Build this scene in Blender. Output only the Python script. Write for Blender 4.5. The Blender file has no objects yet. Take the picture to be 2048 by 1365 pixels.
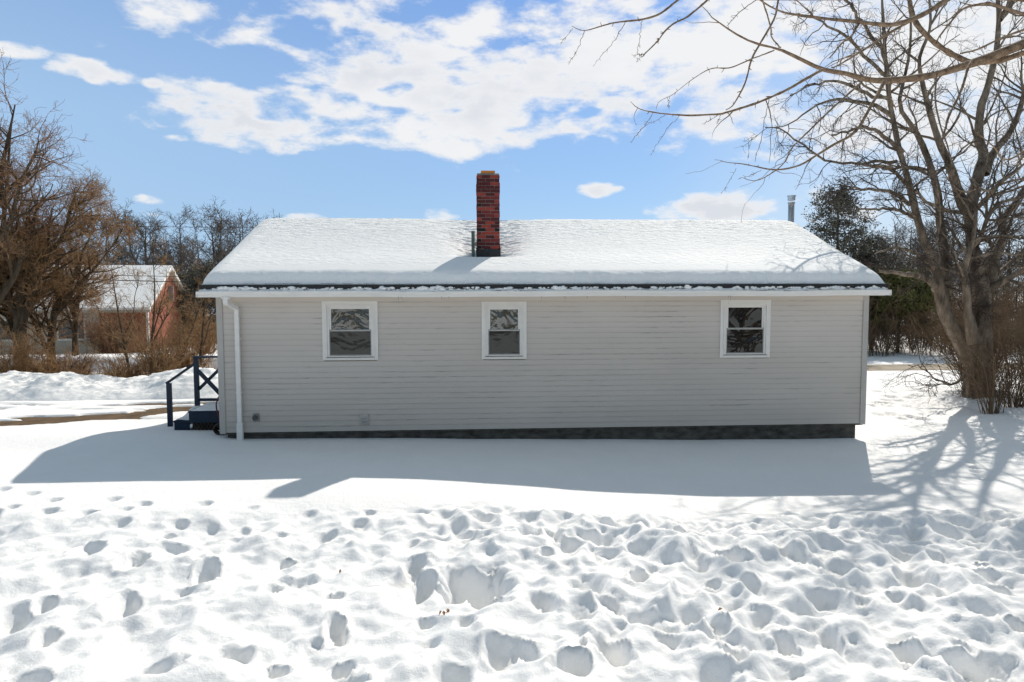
import bpy, math, random
import numpy as np
from mathutils import Vector
R = math.radians
random.seed(7); rng = np.random.default_rng(11)
sc = bpy.context.scene
COL = sc.collection
# ------------------------------------------------------------------ camera (solved from the photograph; 1400 px focal length at 2048 px)
FPX = 1400.0
YAW, PIT, ROL = 0.0633, 0.06624, -0.00267
CAM = np.array([4.597, -13.2446, 2.5584])
cF = np.array([math.sin(YAW)*math.cos(PIT), math.cos(YAW)*math.cos(PIT), -math.sin(PIT)])
cR0 = np.array([math.cos(YAW), -math.sin(YAW), 0.0]); cU0 = np.cross(cR0, cF)
cR = cR0*math.cos(ROL)+cU0*math.sin(ROL); cU = cU0*math.cos(ROL)-cR0*math.sin(ROL)
def ray(px, py): return cF + cR*(px-1024)/FPX - cU*(py-682.5)/FPX
def atY(px, py, Y):
    d = ray(px, py); return CAM + d*(Y-CAM[1])/d[1]
def atZ(px, py, Z=-.28):
    d = ray(px, py); return CAM + d*(Z-CAM[2])/d[2]
def atD(px, py, D): return CAM + ray(px, py)*D
def sm(a, b, x):
    t = np.clip((x-a)/(b-a), 0, 1); return t*t*(3-2*t)
cam = bpy.data.cameras.new('camera'); co = bpy.data.objects.new('camera', cam); COL.objects.link(co)
cam.sensor_width = 36; cam.lens = FPX/2048*36; cam.clip_end = 2000; cam.clip_start = .05
from mathutils import Matrix
M = Matrix(((cR[0], cU[0], -cF[0], CAM[0]), (cR[1], cU[1], -cF[1], CAM[1]), (cR[2], cU[2], -cF[2], CAM[2]), (0, 0, 0, 1)))
co.matrix_world = M; sc.camera = co
# ------------------------------------------------------------------ numpy value noise
_perm = rng.permutation(4096)
def _h(ix, iy): return (_perm[(ix*73 + _perm[iy & 4095]) & 4095] / 4095.0)
def vnoise(x, y):
    x = np.asarray(x, float); y = np.asarray(y, float)
    ix = np.floor(x).astype(int); iy = np.floor(y).astype(int); fx = x-ix; fy = y-iy
    fx = fx*fx*fx*(fx*(fx*6-15)+10); fy = fy*fy*fy*(fy*(fy*6-15)+10)
    a = _h(ix, iy); b = _h(ix+1, iy); c = _h(ix, iy+1); d = _h(ix+1, iy+1)
    return (a+(b-a)*fx)*(1-fy)+(c+(d-c)*fx)*fy
def fbm(x, y, oct=4, gain=.5):
    s = 0; a = 1; t = 0
    for k in range(oct):
        s = s+a*(vnoise(x*2**k+17.3*k, y*2**k-9.1*k)-.5); t += a; a *= gain
    return s/t*2
# ------------------------------------------------------------------ object helpers
def tag(o, label=None, cat=None, group=None, kind=None):
    if label: o['label'] = label
    if cat: o['category'] = cat
    if group: o['group'] = group
    if kind: o['kind'] = kind
    return o
def empty(name, loc=(0, 0, 0), label=None, cat=None, group=None):
    o = bpy.data.objects.new(name, None); o.location = loc; o.empty_display_size = .2; COL.objects.link(o)
    return tag(o, label, cat, group)
def mesh_np(name, V, Fq, mat=None, parent=None, smooth=False, Ft=None, base=(0, 0, 0)):
    """V (n,3) world coords; Fq (m,4) quads; the object origin sits at base (a parent's own location)."""
    me = bpy.data.meshes.new(name)
    V = np.asarray(V, float)-np.asarray(base, float)
    nq = 0 if Fq is None else len(Fq); nt = 0 if Ft is None else len(Ft)
    me.vertices.add(len(V)); me.vertices.foreach_set('co', V.astype(np.float32).ravel())
    loops = []
    if nq: loops.append(np.asarray(Fq, np.int32).ravel())
    if nt: loops.append(np.asarray(Ft, np.int32).ravel())
    loops = np.concatenate(loops); me.loops.add(len(loops)); me.loops.foreach_set('vertex_index', loops)
    st = np.concatenate([np.arange(nq)*4, nq*4+np.arange(nt)*3]).astype(np.int32)
    me.polygons.add(nq+nt); me.polygons.foreach_set('loop_start', st)
    me.update(calc_edges=True); me.validate()
    if smooth: me.polygons.foreach_set('use_smooth', np.ones(len(me.polygons), bool))
    if mat: me.materials.append(mat)
    o = bpy.data.objects.new(name, me); COL.objects.link(o)
    if parent is not None: o.parent = parent
    else: o.location = base
    return o
class MB:
    def __init__(s): s.v = []; s.f = []
    def add(s, vs, fs):
        n = len(s.v); s.v += [tuple(map(float, p)) for p in vs]; s.f += [tuple(i+n for i in f) for f in fs]
    def box(s, x0, x1, y0, y1, z0, z1):
        s.add([(x0, y0, z0), (x1, y0, z0), (x1, y1, z0), (x0, y1, z0), (x0, y0, z1), (x1, y0, z1), (x1, y1, z1), (x0, y1, z1)],
              [(0, 3, 2, 1), (4, 5, 6, 7), (0, 1, 5, 4), (1, 2, 6, 5), (2, 3, 7, 6), (3, 0, 4, 7)])
    def bar(s, a, b, w, h=None):
        a = Vector(a); b = Vector(b); h = h or w; d = (b-a).normalized()
        u = d.cross(Vector((0, 0, 1)));
        if u.length < 1e-3: u = Vector((1, 0, 0))
        u.normalize(); v = u.cross(d)
        P = []
        for q in (a, b):
            for su, sv in ((-1, -1), (1, -1), (1, 1), (-1, 1)): P.append(q+u*su*w/2+v*sv*h/2)
        s.add(P, [(0, 1, 2, 3), (7, 6, 5, 4), (0, 4, 5, 1), (1, 5, 6, 2), (2, 6, 7, 3), (3, 7, 4, 0)])
    def prism(s, prof, x0, x1, axis='x'):
        n = len(prof); P = [(x0, p[0], p[1]) for p in prof]+[(x1, p[0], p[1]) for p in prof]
        if axis == 'y': P = [(p[1], p[0], p[2]) for p in P]
        s.add(P, [tuple(range(n))[::-1], tuple(range(n, 2*n))]+[(i, (i+1) % n, n+(i+1) % n, n+i) for i in range(n)])
    def tube(s, pts, rad, k=10, cap=True):
        pts = [Vector(p) for p in pts]
        if not hasattr(rad, '__len__'): rad = [rad]*len(pts)
        rings = []
        for i, p in enumerate(pts):
            t = (pts[min(i+1, len(pts)-1)]-pts[max(i-1, 0)]).normalized()
            u = t.cross(Vector((.13, .2, 1))); u = u.normalized() if u.length > 1e-3 else Vector((1, 0, 0)); v = t.cross(u)
            rings.append([p+(u*math.cos(2*math.pi*j/k)+v*math.sin(2*math.pi*j/k))*rad[i] for j in range(k)])
        n = len(rings); P = [q for r in rings for q in r]
        F = [(i*k+j, i*k+(j+1) % k, (i+1)*k+(j+1) % k, (i+1)*k+j) for i in range(n-1) for j in range(k)]
        if cap: F += [tuple(range(k))[::-1], tuple((n-1)*k+j for j in range(k))]
        s.add(P, F)
    def build(s, name, mat=None, parent=None, smooth=False, bevel=0, base=None):
        me = bpy.data.meshes.new(name)
        off = Vector((0, 0, 0))
        if parent is not None:
            q = parent
            while q is not None: off = off+q.location; q = q.parent
        elif base is not None: off = Vector(base)
        me.from_pydata([tuple(Vector(p)-off) for p in s.v], [], s.f); me.update()
        if smooth: me.polygons.foreach_set('use_smooth', [True]*len(me.polygons))
        if mat: me.materials.append(mat)
        o = bpy.data.objects.new(name, me); COL.objects.link(o)
        if parent is not None: o.parent = parent
        elif base is not None: o.location = base
        if bevel:
            m = o.modifiers.new('bevel', 'BEVEL'); m.width = bevel; m.segments = 2; m.limit_method = 'ANGLE'; m.angle_limit = R(40)
        return o
# ------------------------------------------------------------------ materials
MATS = {}
def mat(name, col=(.5, .5, .5), rough=.7, metal=0., spec=.3):
    m = bpy.data.materials.new(name); m.use_nodes = True; nt = m.node_tree; b = nt.nodes['Principled BSDF']
    b.inputs['Base Color'].default_value = (*col, 1); b.inputs['Roughness'].default_value = rough
    b.inputs['Metallic'].default_value = metal; b.inputs['Specular IOR Level'].default_value = spec
    MATS[name] = m; return m, nt, b
def N(nt, t, **k):
    n = nt.nodes.new(t)
    for a, v in k.items():
        if a.startswith('i_'):
            key = a[2:]; key = int(key) if key.isdigit() else key.replace('_', ' ')
            n.inputs[key].default_value = v
        else: setattr(n, a, v)
    return n
def noise(nt, scale, detail=4, vec=None, rough=.55, dist=0.):
    n = N(nt, 'ShaderNodeTexNoise'); n.inputs['Scale'].default_value = scale; n.inputs['Detail'].default_value = detail
    n.inputs['Roughness'].default_value = rough; n.inputs['Distortion'].default_value = dist
    if vec is not None: nt.links.new(vec, n.inputs['Vector'])
    return n
def pos(nt, scale=(1, 1, 1)):
    g = N(nt, 'ShaderNodeNewGeometry'); mp = N(nt, 'ShaderNodeMapping'); mp.inputs['Scale'].default_value = scale
    nt.links.new(g.outputs['Position'], mp.inputs['Vector']); return mp.outputs[0]
def ramp(nt, fac, stops):
    r = N(nt, 'ShaderNodeValToRGB'); e = r.color_ramp.elements
    while len(e) < len(stops): e.new(.5)
    for q, (p, c) in zip(e, stops): q.position = p; q.color = (*c, 1) if len(c) == 3 else c
    nt.links.new(fac, r.inputs[0]); return r.outputs[0]
def bump(nt, b, h, strength=.5, dist=.01):
    n = N(nt, 'ShaderNodeBump'); n.inputs['Strength'].default_value = strength; n.inputs['Distance'].default_value = dist
    nt.links.new(h, n.inputs['Height']); nt.links.new(n.outputs[0], b.inputs['Normal']); return n
def mth(nt, op, a, b=None, c=None, clamp=False):
    n = N(nt, 'ShaderNodeMath', operation=op, use_clamp=clamp)
    for i, v in enumerate((a, b, c)):
        if v is None: continue
        if isinstance(v, (int, float)): n.inputs[i].default_value = v
        else: nt.links.new(v, n.inputs[i])
    return n.outputs[0]
def mixc(nt, f, a, b, mode='MIX'):
    n = N(nt, 'ShaderNodeMix', data_type='RGBA', blend_type=mode)
    for i, v in ((0, f), (6, a), (7, b)):
        if isinstance(v, (int, float)): n.inputs[i].default_value = v
        elif isinstance(v, tuple): n.inputs[i].default_value = (*v, 1)
        else: nt.links.new(v, n.inputs[i])
    return n.outputs[2]
def varied(name, c1, c2, scale=3, rough=.75, bstr=.3, bscale=40, mscale=(1, 1, 1), spec=.3, bdist=.005, metal=0):
    m, nt, b = mat(name, c1, rough, metal, spec); p = pos(nt, mscale)
    n = noise(nt, scale, 5, p, .6); nt.links.new(ramp(nt, n.outputs[0], [(.3, c1), (.7, c2)]), b.inputs['Base Color'])
    if bstr:
        n2 = noise(nt, bscale, 4, p); bump(nt, b, n2.outputs[0], bstr, bdist)
    return m
# snow
def snow_mat(name, streak=False):
    m, nt, b = mat(name, (.86, .865, .875), .75, 0, .15); p = pos(nt)
    big = noise(nt, 1.3, 3, p)
    nt.links.new(ramp(nt, big.outputs[0], [(.3, (.885, .878, .865)), (.7, (.915, .908, .895))]), b.inputs['Base Color'])
    n1 = noise(nt, 11, 7, p, .68); n2 = noise(nt, 120, 3, p, .6)
    h = mth(nt, 'ADD', mth(nt, 'MULTIPLY', n1.outputs[0], .75), mth(nt, 'MULTIPLY', n2.outputs[0], .16))
    if streak:
        ps = pos(nt, (1, 3.2, 3.2)); n3 = noise(nt, 7, 5, ps, .65, .4); v = noise(nt, 2.2, 5, ps, .6)
        h = mth(nt, 'ADD', h, mth(nt, 'ADD', mth(nt, 'MULTIPLY', n3.outputs[0], 1.2), mth(nt, 'MULTIPLY', v.outputs[0], .5)))
    if streak:
        gy_ = N(nt, 'ShaderNodeSeparateXYZ'); nt.links.new(pos(nt), gy_.inputs[0]); mr_ = N(nt, 'ShaderNodeMapRange'); mr_.inputs[1].default_value = .2; mr_.inputs[2].default_value = 3.2; mr_.inputs[3].default_value = .22; mr_.inputs[4].default_value = 1.0; nt.links.new(gy_.outputs[1], mr_.inputs[0]); h = mth(nt, 'MULTIPLY', h, mr_.outputs[0])
    bump(nt, b, h, .7 if streak else .7, .03)
    return m
SNOW = snow_mat('snow'); ROOFSNOW = snow_mat('roof_snow', True)
# siding with dirt collecting along the laps
m, nt, b = mat('vinyl_siding', (.55, .54, .52), .5, 0, .35); SIDING = m
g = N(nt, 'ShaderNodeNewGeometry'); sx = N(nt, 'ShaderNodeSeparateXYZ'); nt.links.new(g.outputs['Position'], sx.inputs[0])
fr = mth(nt, 'FRACT', mth(nt, 'DIVIDE', mth(nt, 'ADD', sx.outputs[2], 10.16), .1016))
lap = mth(nt, 'GREATER_THAN', fr, .80); low = mth(nt, 'LESS_THAN', fr, .16)
pv = pos(nt, (.55, 1, 2.2)); dn = noise(nt, 1.2, 4, pv, .6); pf = pos(nt, (2.2, 1, 26)); df = noise(nt, 1.6, 5, pf, .7)
patch = ramp(nt, dn.outputs[0], [(.46, (0, 0, 0)), (.68, (1, 1, 1))]); fine = ramp(nt, df.outputs[0], [(.45, (0, 0, 0)), (.62, (1, 1, 1))])
dirt = mth(nt, 'MULTIPLY', mth(nt, 'MULTIPLY', patch, fine), mth(nt, 'ADD', mth(nt, 'MULTIPLY', lap, .55), .07))
p3 = pos(nt, (.3, 1, .9)); n3 = noise(nt, 1, 3, p3)
base = ramp(nt, n3.outputs[0], [(.3, (.52, .47, .42)), (.7, (.58, .53, .475))])
sp = noise(nt, 55, 1, pos(nt)); spots = ramp(nt, sp.outputs[0], [(.775, (0, 0, 0)), (.80, (1, 1, 1))])
c1 = mixc(nt, dirt, base, (.09, .085, .075)); c2 = mixc(nt, mth(nt, 'MULTIPLY', spots, .7), c1, (.12, .11, .10))
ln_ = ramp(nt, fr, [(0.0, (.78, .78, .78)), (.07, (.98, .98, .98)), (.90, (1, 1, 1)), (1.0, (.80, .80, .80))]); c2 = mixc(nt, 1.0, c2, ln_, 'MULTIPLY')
bounce_z = N(nt, 'ShaderNodeMapRange'); bounce_z.inputs[1].default_value = 0.; bounce_z.inputs[2].default_value = 2.4; bounce_z.inputs[3].default_value = .92; bounce_z.inputs[4].default_value = 1.13; nt.links.new(sx.outputs[2], bounce_z.inputs[0]); c2 = mixc(nt, 1.0, c2, bounce_z.outputs[0], 'MULTIPLY')  # bounce light painted into the siding colour: darker low, lighter towards the eave
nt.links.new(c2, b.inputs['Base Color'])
bump(nt, b, noise(nt, 9, 3, pos(nt, (.5, 1, 5))).outputs[0], .12, .01)
WHITE = varied('white_trim', (.72, .69, .64), (.79, .76, .71), 5, .45, .08, 60)
GUTTER = varied('white_gutter', (.74, .71, .67), (.81, .785, .745), 3, .35, .05, 20, (1, 4, 4))
CORNER = varied('corner_trim', (.42, .395, .36), (.48, .455, .42), 3, .5, .05)
SHINGLE = varied('dark_shingle', (.018, .019, .02), (.05, .05, .05), 40, .9, .6, 120)
CONC = varied('dark_concrete', (.034, .031, .026), (.12, .112, .095), 5, .9, .5, 30, (1, 1, 2))
BLUE = varied('navy_paint', (.003, .014, .034), (.007, .026, .055), 9, .45, .15, 50)
DARKB = varied('lattice_wood', (.04, .032, .024), (.10, .075, .05), 8, .8, .3)
ICE = mat('ice', (.8, .86, .9), .08, 0, .5)[0]; ICE.node_tree.nodes['Principled BSDF'].inputs['Transmission Weight'].default_value = .8
TAR = varied('black_flashing', (.008, .010, .012), (.03, .035, .04), 12, .6, .5, 60)
CLAY = varied('clay_flue', (.55, .17, .03), (.70, .26, .06), 8, .8, .2)
MORTAR = varied('mortar', (.18, .155, .14), (.32, .29, .27), 20, .95, .4, 90)
GREENPIPE = varied('weathered_vent_pipe', (.045, .075, .065), (.10, .14, .12), 10, .6, .2)
STEEL = varied('stainless_flue', (.5, .52, .54), (.62, .63, .64), 6, .28, .05, 30, (1, 1, 1), .5, .005, 1.0)
SCREEN = mat('insect_screen', (.018, .018, .018), .8, 0, .1)[0]
GREYM = varied('grey_sash', (.22, .22, .215), (.28, .28, .27), 5, .5, .1)
RED = mat('red_hose', (.12, .012, .022), .5, 0, .4)[0]
BLACKP = varied('dark_plastic', (.012, .008, .008), (.03, .018, .015), 9, .5, .2)
PLATE = varied('grey_cover_plate', (.20, .20, .20), (.28, .28, .27), 8, .6, .1)
LEAF = varied('dead_leaf', (.30, .14, .06), (.45, .26, .12), 30, .8, .2)
# brick with per-brick colour attribute
m, nt, b = mat('chimney_brick', (.3, .08, .05), .85, 0, .2); BRICK = m
at = N(nt, 'ShaderNodeVertexColor', layer_name='tint'); n = noise(nt, 45, 4, pos(nt))
nt.links.new(mixc(nt, .55, at.outputs[0], ramp(nt, n.outputs[0], [(.3, (.45, .45, .45)), (.7, (1.0, 1.0, 1.0))]), 'MULTIPLY'), b.inputs['Base Color'])
bump(nt, b, noise(nt, 120, 3, pos(nt)).outputs[0], .5, .004)
def brickwall(name, c1, c2, mo, scale):
    m, nt, b = mat(name, c1, .9, 0, .2); g = N(nt, 'ShaderNodeTexCoord'); s = N(nt, 'ShaderNodeSeparateXYZ'); nt.links.new(g.outputs['Object'], s.inputs[0])
    cx = N(nt, 'ShaderNodeCombineXYZ'); nt.links.new(mth(nt, 'ADD', s.outputs[0], s.outputs[1]), cx.inputs[0]); nt.links.new(s.outputs[2], cx.inputs[1])
    t = N(nt, 'ShaderNodeTexBrick'); t.inputs['Color1'].default_value = (*c1, 1); t.inputs['Color2'].default_value = (*c2, 1); t.inputs['Mortar'].default_value = (*mo, 1)
    t.inputs['Scale'].default_value = scale; t.inputs['Mortar Size'].default_value = .012; nt.links.new(cx.outputs[0], t.inputs['Vector']); nt.links.new(t.outputs[0], b.inputs['Base Color']); return m
NBRICK = brickwall('red_brick_wall', (.33, .095, .055), (.25, .07, .045), (.30, .20, .16), 4.4)
TAN = varied('tan_wall', (.25, .20, .14), (.32, .26, .19), 2, .85, .1)
CREAM = varied('cream_wall', (.42, .39, .32), (.52, .48, .40), 2, .8, .1)
DGLASS = mat('dark_window_glass', (.02, .022, .025), .1, 0, .5)[0]
# old wavy window glass in front of a dark room
def wavy(name, dark, sc_, dist, refl, bstr):
    m, nt, b = mat(name, dark, .5, 0, .0)
    p = pos(nt, (1, 1, 1.5)); w = noise(nt, sc_, 2, p, .5, dist)
    bp = bump(nt, b, w.outputs[0], bstr, .03)
    g = N(nt, 'ShaderNodeBsdfGlossy'); g.inputs['Roughness'].default_value = .02; g.inputs['Color'].default_value = (.9, .93, .92, 1)
    nt.links.new(bp.outputs[0], g.inputs['Normal']); mx = N(nt, 'ShaderNodeMixShader'); mx.inputs[0].default_value = refl
    out = nt.nodes['Material Output']; nt.links.new(b.outputs[0], mx.inputs[1]); nt.links.new(g.outputs[0], mx.inputs[2]); nt.links.new(mx.outputs[0], out.inputs[0]); return m
GLASS_A = wavy('wavy_window_glass', (.018, .016, .013), 1.5, 2.6, .13, 1.0)
GLASS_B = wavy('swirled_window_glass', (.025, .027, .026), 1.3, 3.0, .15, 1.0)
GLASS_C = wavy('dark_wavy_glass', (.006, .008, .009), 1.6, .8, .05, .8)
GLASS_S = wavy('screened_glass', (.022, .022, .022), 1.6, .8, .045, .5)
# barks
BARK_G = varied('grey_bark', (.05, .038, .028), (.36, .285, .21), 5.5, .9, 1.0, 26, (1, 1, .35), .2, .05)
BARK_T = varied('dark_twig_bark', (.045, .034, .028), (.11, .085, .068), 3, .9, 0)
BARK_N = varied('tan_near_bark', (.10, .066, .042), (.36, .25, .165), 22, .85, .9, 60, (1, 1, 1), .2, .014)
BARK_D = varied('brown_bark', (.050, .038, .026), (.12, .09, .06), 6, .9, .6, 20, (1, 1, .4), .2, .02)
TWIG_R = varied('golden_brown_twigs', (.10, .056, .032), (.56, .34, .16), 7, .8, 0)
TWIG_RR = varied('reddish_twigs', (.10, .055, .035), (.42, .24, .13), 7, .85, 0)
TWIG_F = varied('far_grey_brown_twigs', (.085, .072, .062), (.15, .125, .105), .3, .9, 0)
BRUSH = varied('brush_twigs', (.085, .052, .03), (.24, .165, .10), .9, .9, 0)
EVER_D = varied('dark_evergreen_foliage', (.03, .032, .024), (.20, .185, .14), 5, .6, 0)
EVER_G = varied('olive_evergreen_foliage', (.045, .055, .016), (.20, .19, .055), 1.5, .75, 0)
ROADM = varied('sandy_wet_road', (.17, .14, .10), (.36, .29, .20), .7, .8, .3, 15, (.3, 1.6, 1))
DIRT = varied('bare_driveway', (.075, .050, .030), (.19, .125, .07), 2.2, .95, .8, 25, (1, 1, 1), .2, .03)

# ------------------------------------------------------------------ terrain
def base_z(x, y):
    x = np.asarray(x, float); y = np.asarray(y, float)
    t = sm(2.6, 8.8, x)
    front = -.04+(-.35+.04)*t; wall = -.145+(-.31+.145)*sm(.5, 11.5, x)
    k = sm(-3.0, -.2, y)
    z = front*(1-k)+wall*k
    # behind the house line the lot is flat
    k2 = sm(.5, 3.0, y); z = z*(1-k2)+(-.30)*k2
    # foreground comes back up a little to the trampled ridge
    z = z*(1-sm(-4.0, -6.0, y)) + (-.15)*sm(-4.0, -6.0, y)
    # mound beside the left corner
    z = z+.16*np.exp(-((x+1.35)/1.2)**2-((y+.2)/.9)**2)+.06*np.exp(-((x+3.6)/1.4)**2-((y-.6)/.8)**2)
    # foot of the big tree
    z = z+.16*np.exp(-((x-18.6)/1.5)**2-((y-4.2)/1.5)**2)+.10*sm(13.5, 19, x)*sm(-5, 2, y)*(1-sm(6, 10, y))
    # roadside: ploughed verge near side, road cut, far bank
    z = z+.05*np.exp(-((y-11.4)/.5)**2)*sm(10, 14, x)
    inroad = sm(10.9, 11.3, y)*(1-sm(14.0, 14.35, y)); z = z-(.10-.055*sm(6, 14, x))*inroad
    far = sm(14.05, 14.9, y); z = z+(.50-.49*sm(6, 14, x))*far*(1-.45*sm(15.2, 19, y))
    z = z+2.6*sm(-22, -42, x)*sm(20, 48, y)+.8*sm(40, 140, y)
    return z
pits = []     # x, y, rx, ry, rot, depth
def addpit(px, py, w, h, dp=None, zg=-.17):
    P = atZ(px, py, zg); d = (P-CAM)@cF
    rx = max(.075, w/2/FPX*d*.72)
    ry = min(max(.12, h*d*d/(2.75*FPX)*.5), .42)*.66
    if dp is None: dp = min(.20, .045+h*.55/FPX*d)
    pits.append((P[0], P[1]-.02, rx, ry, random.uniform(-.5, .5), dp*random.uniform(.6, 1.0)))
LZ = [(130,93,50,16),(220,120,80,22),(453,118,70,16),(578,134,80,18),(510,155,60,16),(190,170,120,32),(360,172,70,28),(490,198,75,30),(55,147,70,14),(820,133,70,14),(1005,148,70,14),(1235,156,70,12),(725,197,85,32),(670,240,95,34),(845,213,60,12),(975,215,70,20),(940,245,80,24),(1120,241,75,24),(365,315,140,80),(545,345,140,90),(690,295,180,60),(830,370,110,80),(880,320,90,50),(1145,312,90,40),(500,510,160,110),(740,455,170,60),(1180,395,190,60),(1090,460,90,60),(1340,455,90,60),(1340,580,70,120),(1250,640,40,30),(190,640,80,80),(60,550,130,110),(190,500,110,70),(1370,745,90,80),(940,690,170,80),(1100,750,70,80),(620,770,240,70),(130,805,200,40),(1300,240,90,70),(1430,200,150,60),(1650,258,70,30),(1860,225,110,45),(1760,240,100,30),(1640,370,120,140),(1860,585,80,70),(1700,555,60,50),(1720,650,90,70),(1800,760,220,120),(2010,690,150,140),(1480,148,80,18),(1690,143,80,14),(10,75,40,14)]
RZ = [(55,240,70,50),(155,220,100,70),(190,258,120,45),(320,225,130,55),(480,230,110,35),(590,185,90,40),(675,187,80,35),(755,195,60,30),(820,215,200,60),(1000,205,110,50),(1150,195,110,40),(1450,215,150,55),(1610,190,100,60),(1720,190,100,60),(140,315,80,40),(350,315,110,50),(220,347,60,24),(725,320,100,100),(865,320,120,70),(1100,305,110,65),(1350,250,60,25),(1230,300,100,50),(1300,340,160,80),(520,378,110,75),(250,405,90,40),(315,445,100,70),(115,495,120,85),(380,510,100,80),(805,408,60,45),(955,410,130,60),(700,475,90,30),(510,555,200,70),(720,575,90,60),(380,670,160,150),(830,600,140,80),(1010,560,170,90),(1250,465,240,80),(1390,480,60,60),(1600,385,170,110),(1840,390,110,85),(1880,365,90,50),(1940,450,120,60),(1540,480,100,80),(1270,640,100,140),(1100,670,120,90),(1800,670,80,70),(1570,680,180,90),(1070,750,150,110),(890,720,120,80),(800,780,120,60),(1850,740,260,130),(2010,590,90,80),(40,690,120,120),(250,760,200,100),(1820,235,60,50),(1880,245,80,40),(2010,270,70,40),(1700,300,90,60),(1560,270,60,50),(810,130,80,16),(1005,137,60,12),(950,150,60,14),(1850,130,120,30)]
for (a, b_, w, h) in LZ: addpit(a/2, 960+b_/2, w/2, h/2)
for (a, b_, w, h) in RZ: addpit(1024+a/2, 960+b_/2, w/2, h/2)
P_ = atZ(940, 1168, -.17); pits.append((P_[0], P_[1]+.04, .22, .25, .2, .44)); pits.append((P_[0]+.12, P_[1]-.33, .13, .16, .4, .30)); pits.append((P_[0]-.44, P_[1]+.08, .10, .22, -.2, .16))
for k in range(46): addpit(random.uniform(1745, 1975), random.gauss(808, 17), random.uniform(14, 34), 8, random.uniform(.05, .13), -.28)
for k in range(60): addpit(random.uniform(1745, 1960), random.uniform(752, 800), random.uniform(14, 30), 6, random.uniform(.04, .09), -.28)
for px, py in ((1938, 915), (1945, 925), (1962, 941), (1952, 932), (1968, 946), (1880, 845), (1890, 856)): addpit(px, py, 16, 7, .07, -.26)
for k in range(26):       # the trampled strip runs on outside the frame on both sides
    s_ = random.choice((-1, 1)); P = (4.9+s_*random.uniform(5.2, 9.5), random.uniform(-9, -4.6)); pits.append((P[0], P[1], random.uniform(.1, .2), random.uniform(.12, .25), random.uniform(-.6, .6), random.uniform(.08, .18)))
for k in range(60):
    pits.append((random.uniform(-2, 12), random.uniform(-12.5, -8.3), random.uniform(.1, .2), random.uniform(.12, .25), random.uniform(-.6, .6), random.uniform(.08, .18)))
def pit_field(X, Y):
    Z = np.zeros_like(X)
    for (px, py, rx, ry, rot, dp) in pits:
        R_ = max(rx, ry)*2.9
        # rows/cols window
        j0 = np.searchsorted(YS, py-R_); j1 = np.searchsorted(YS, py+R_); i0 = np.searchsorted(XS, px-R_); i1 = np.searchsorted(XS, px+R_)
        if j1 <= j0 or i1 <= i0: continue
        x = X[j0:j1, i0:i1]-px; y = Y[j0:j1, i0:i1]-py
        wob = .5*fbm((x+px)*4.5, (y+py)*4.5, 4)
        c, s = math.cos(rot), math.sin(rot)
        u = (x*c+y*s)/rx; v = (-x*s+y*c)/ry
        r = np.sqrt(u*u+v*v)*(1+wob)
        # far wall (towards the sun) stays steep, near wall slopes
        shp = ((px*7.3+py*3.1) % 1.0)*(.55 if px < 4.2 else .85); inner = 1-sm(.50-.45*shp, 1.15+.95*shp+.3*np.clip(-v, 0, 1), r)
        rim = np.exp(-((r-1.25)/.22)**2)*.12
        Z[j0:j1, i0:i1] = np.minimum(Z[j0:j1, i0:i1], 0)*.999+0*x+np.where(True, 0, 0)
        cur = Z[j0:j1, i0:i1]; Z[j0:j1, i0:i1] = np.minimum(cur, -dp*inner)
        RIM[j0:j1, i0:i1] += rim*dp*(1-inner)
    return Z
def axis(segs):
    out = [segs[0][0]]
    for (a, b_, s0, s1) in segs:
        x = a
        while x < b_-1e-6:
            t = (x-a)/(b_-a); x += s0*(s1/s0)**t; out.append(min(x, b_))
    return np.array(out)
XS = axis([(-900, -60, 120, 12), (-60, -14, 3, .5), (-14, -3.2, .4, .045), (-3.2, 12.8, .026, .026), (12.8, 21, .03, .09), (21, 60, .15, 3), (60, 900, 12, 120)])
YS = axis([(-900, -60, 120, 12), (-60, -13, 4, .25), (-13, -9.3, .15, .035), (-9.3, -4.2, .023, .023), (-4.2, 2, .03, .05), (2, 16, .05, .1), (16, 60, .2, 3), (60, 1500, 12, 180)])
XX, YY = np.meshgrid(XS, YS); RIM = np.zeros_like(XX)
Z = base_z(XX, YY)
tramp = sm(-4.3, -5.4, YY)                      # trampled strip nearest the camera
edge = sm(-3.55, -4.6, YY)
Z += .05*fbm(XX*.35, YY*.35, 3)*sm(-3.8, -5, YY) + .012*fbm(XX*.8, YY*.8, 3)
near = sm(-60, -14, XX)*(1-sm(21, 60, XX))*(1-sm(16, 60, YY))
right = sm(4.5, 8.5, XX-.3*YY*0)
lump = np.abs(fbm(XX*1.25+3, YY*1.25, 4))
Z += tramp*(.12*fbm(XX*1.15, YY*1.15, 3)+.07*fbm(XX*2.6+9, YY*2.6, 3)+.05*lump)*near
ch = fbm(XX*3.1+40, YY*3.1, 4, .6)
Z += tramp*right*.050*ch*near + tramp*.006*fbm(XX*9, YY*9, 3)*near
def worley(x, y, cell, seed):
    x = x/cell; y = y/cell; ix = np.floor(x).astype(int); iy = np.floor(y).astype(int); best = np.full(x.shape, 9.)
    for dx in (-1, 0, 1):
        for dy in (-1, 0, 1):
            jx = ix+dx; jy = iy+dy; hx = _h(jx*3+seed, jy*5); hy = _h(jx*7+seed+11, jy*3+5)
            best = np.minimum(best, np.hypot(jx+hx-x, jy+hy-y))
    return best
j0_ = np.searchsorted(YS, -12.5); j1_ = np.searchsorted(YS, -3.4); i0_ = np.searchsorted(XS, -5); i1_ = np.searchsorted(XS, 15)
xs_, ys_ = XX[j0_:j1_, i0_:i1_], YY[j0_:j1_, i0_:i1_]
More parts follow.
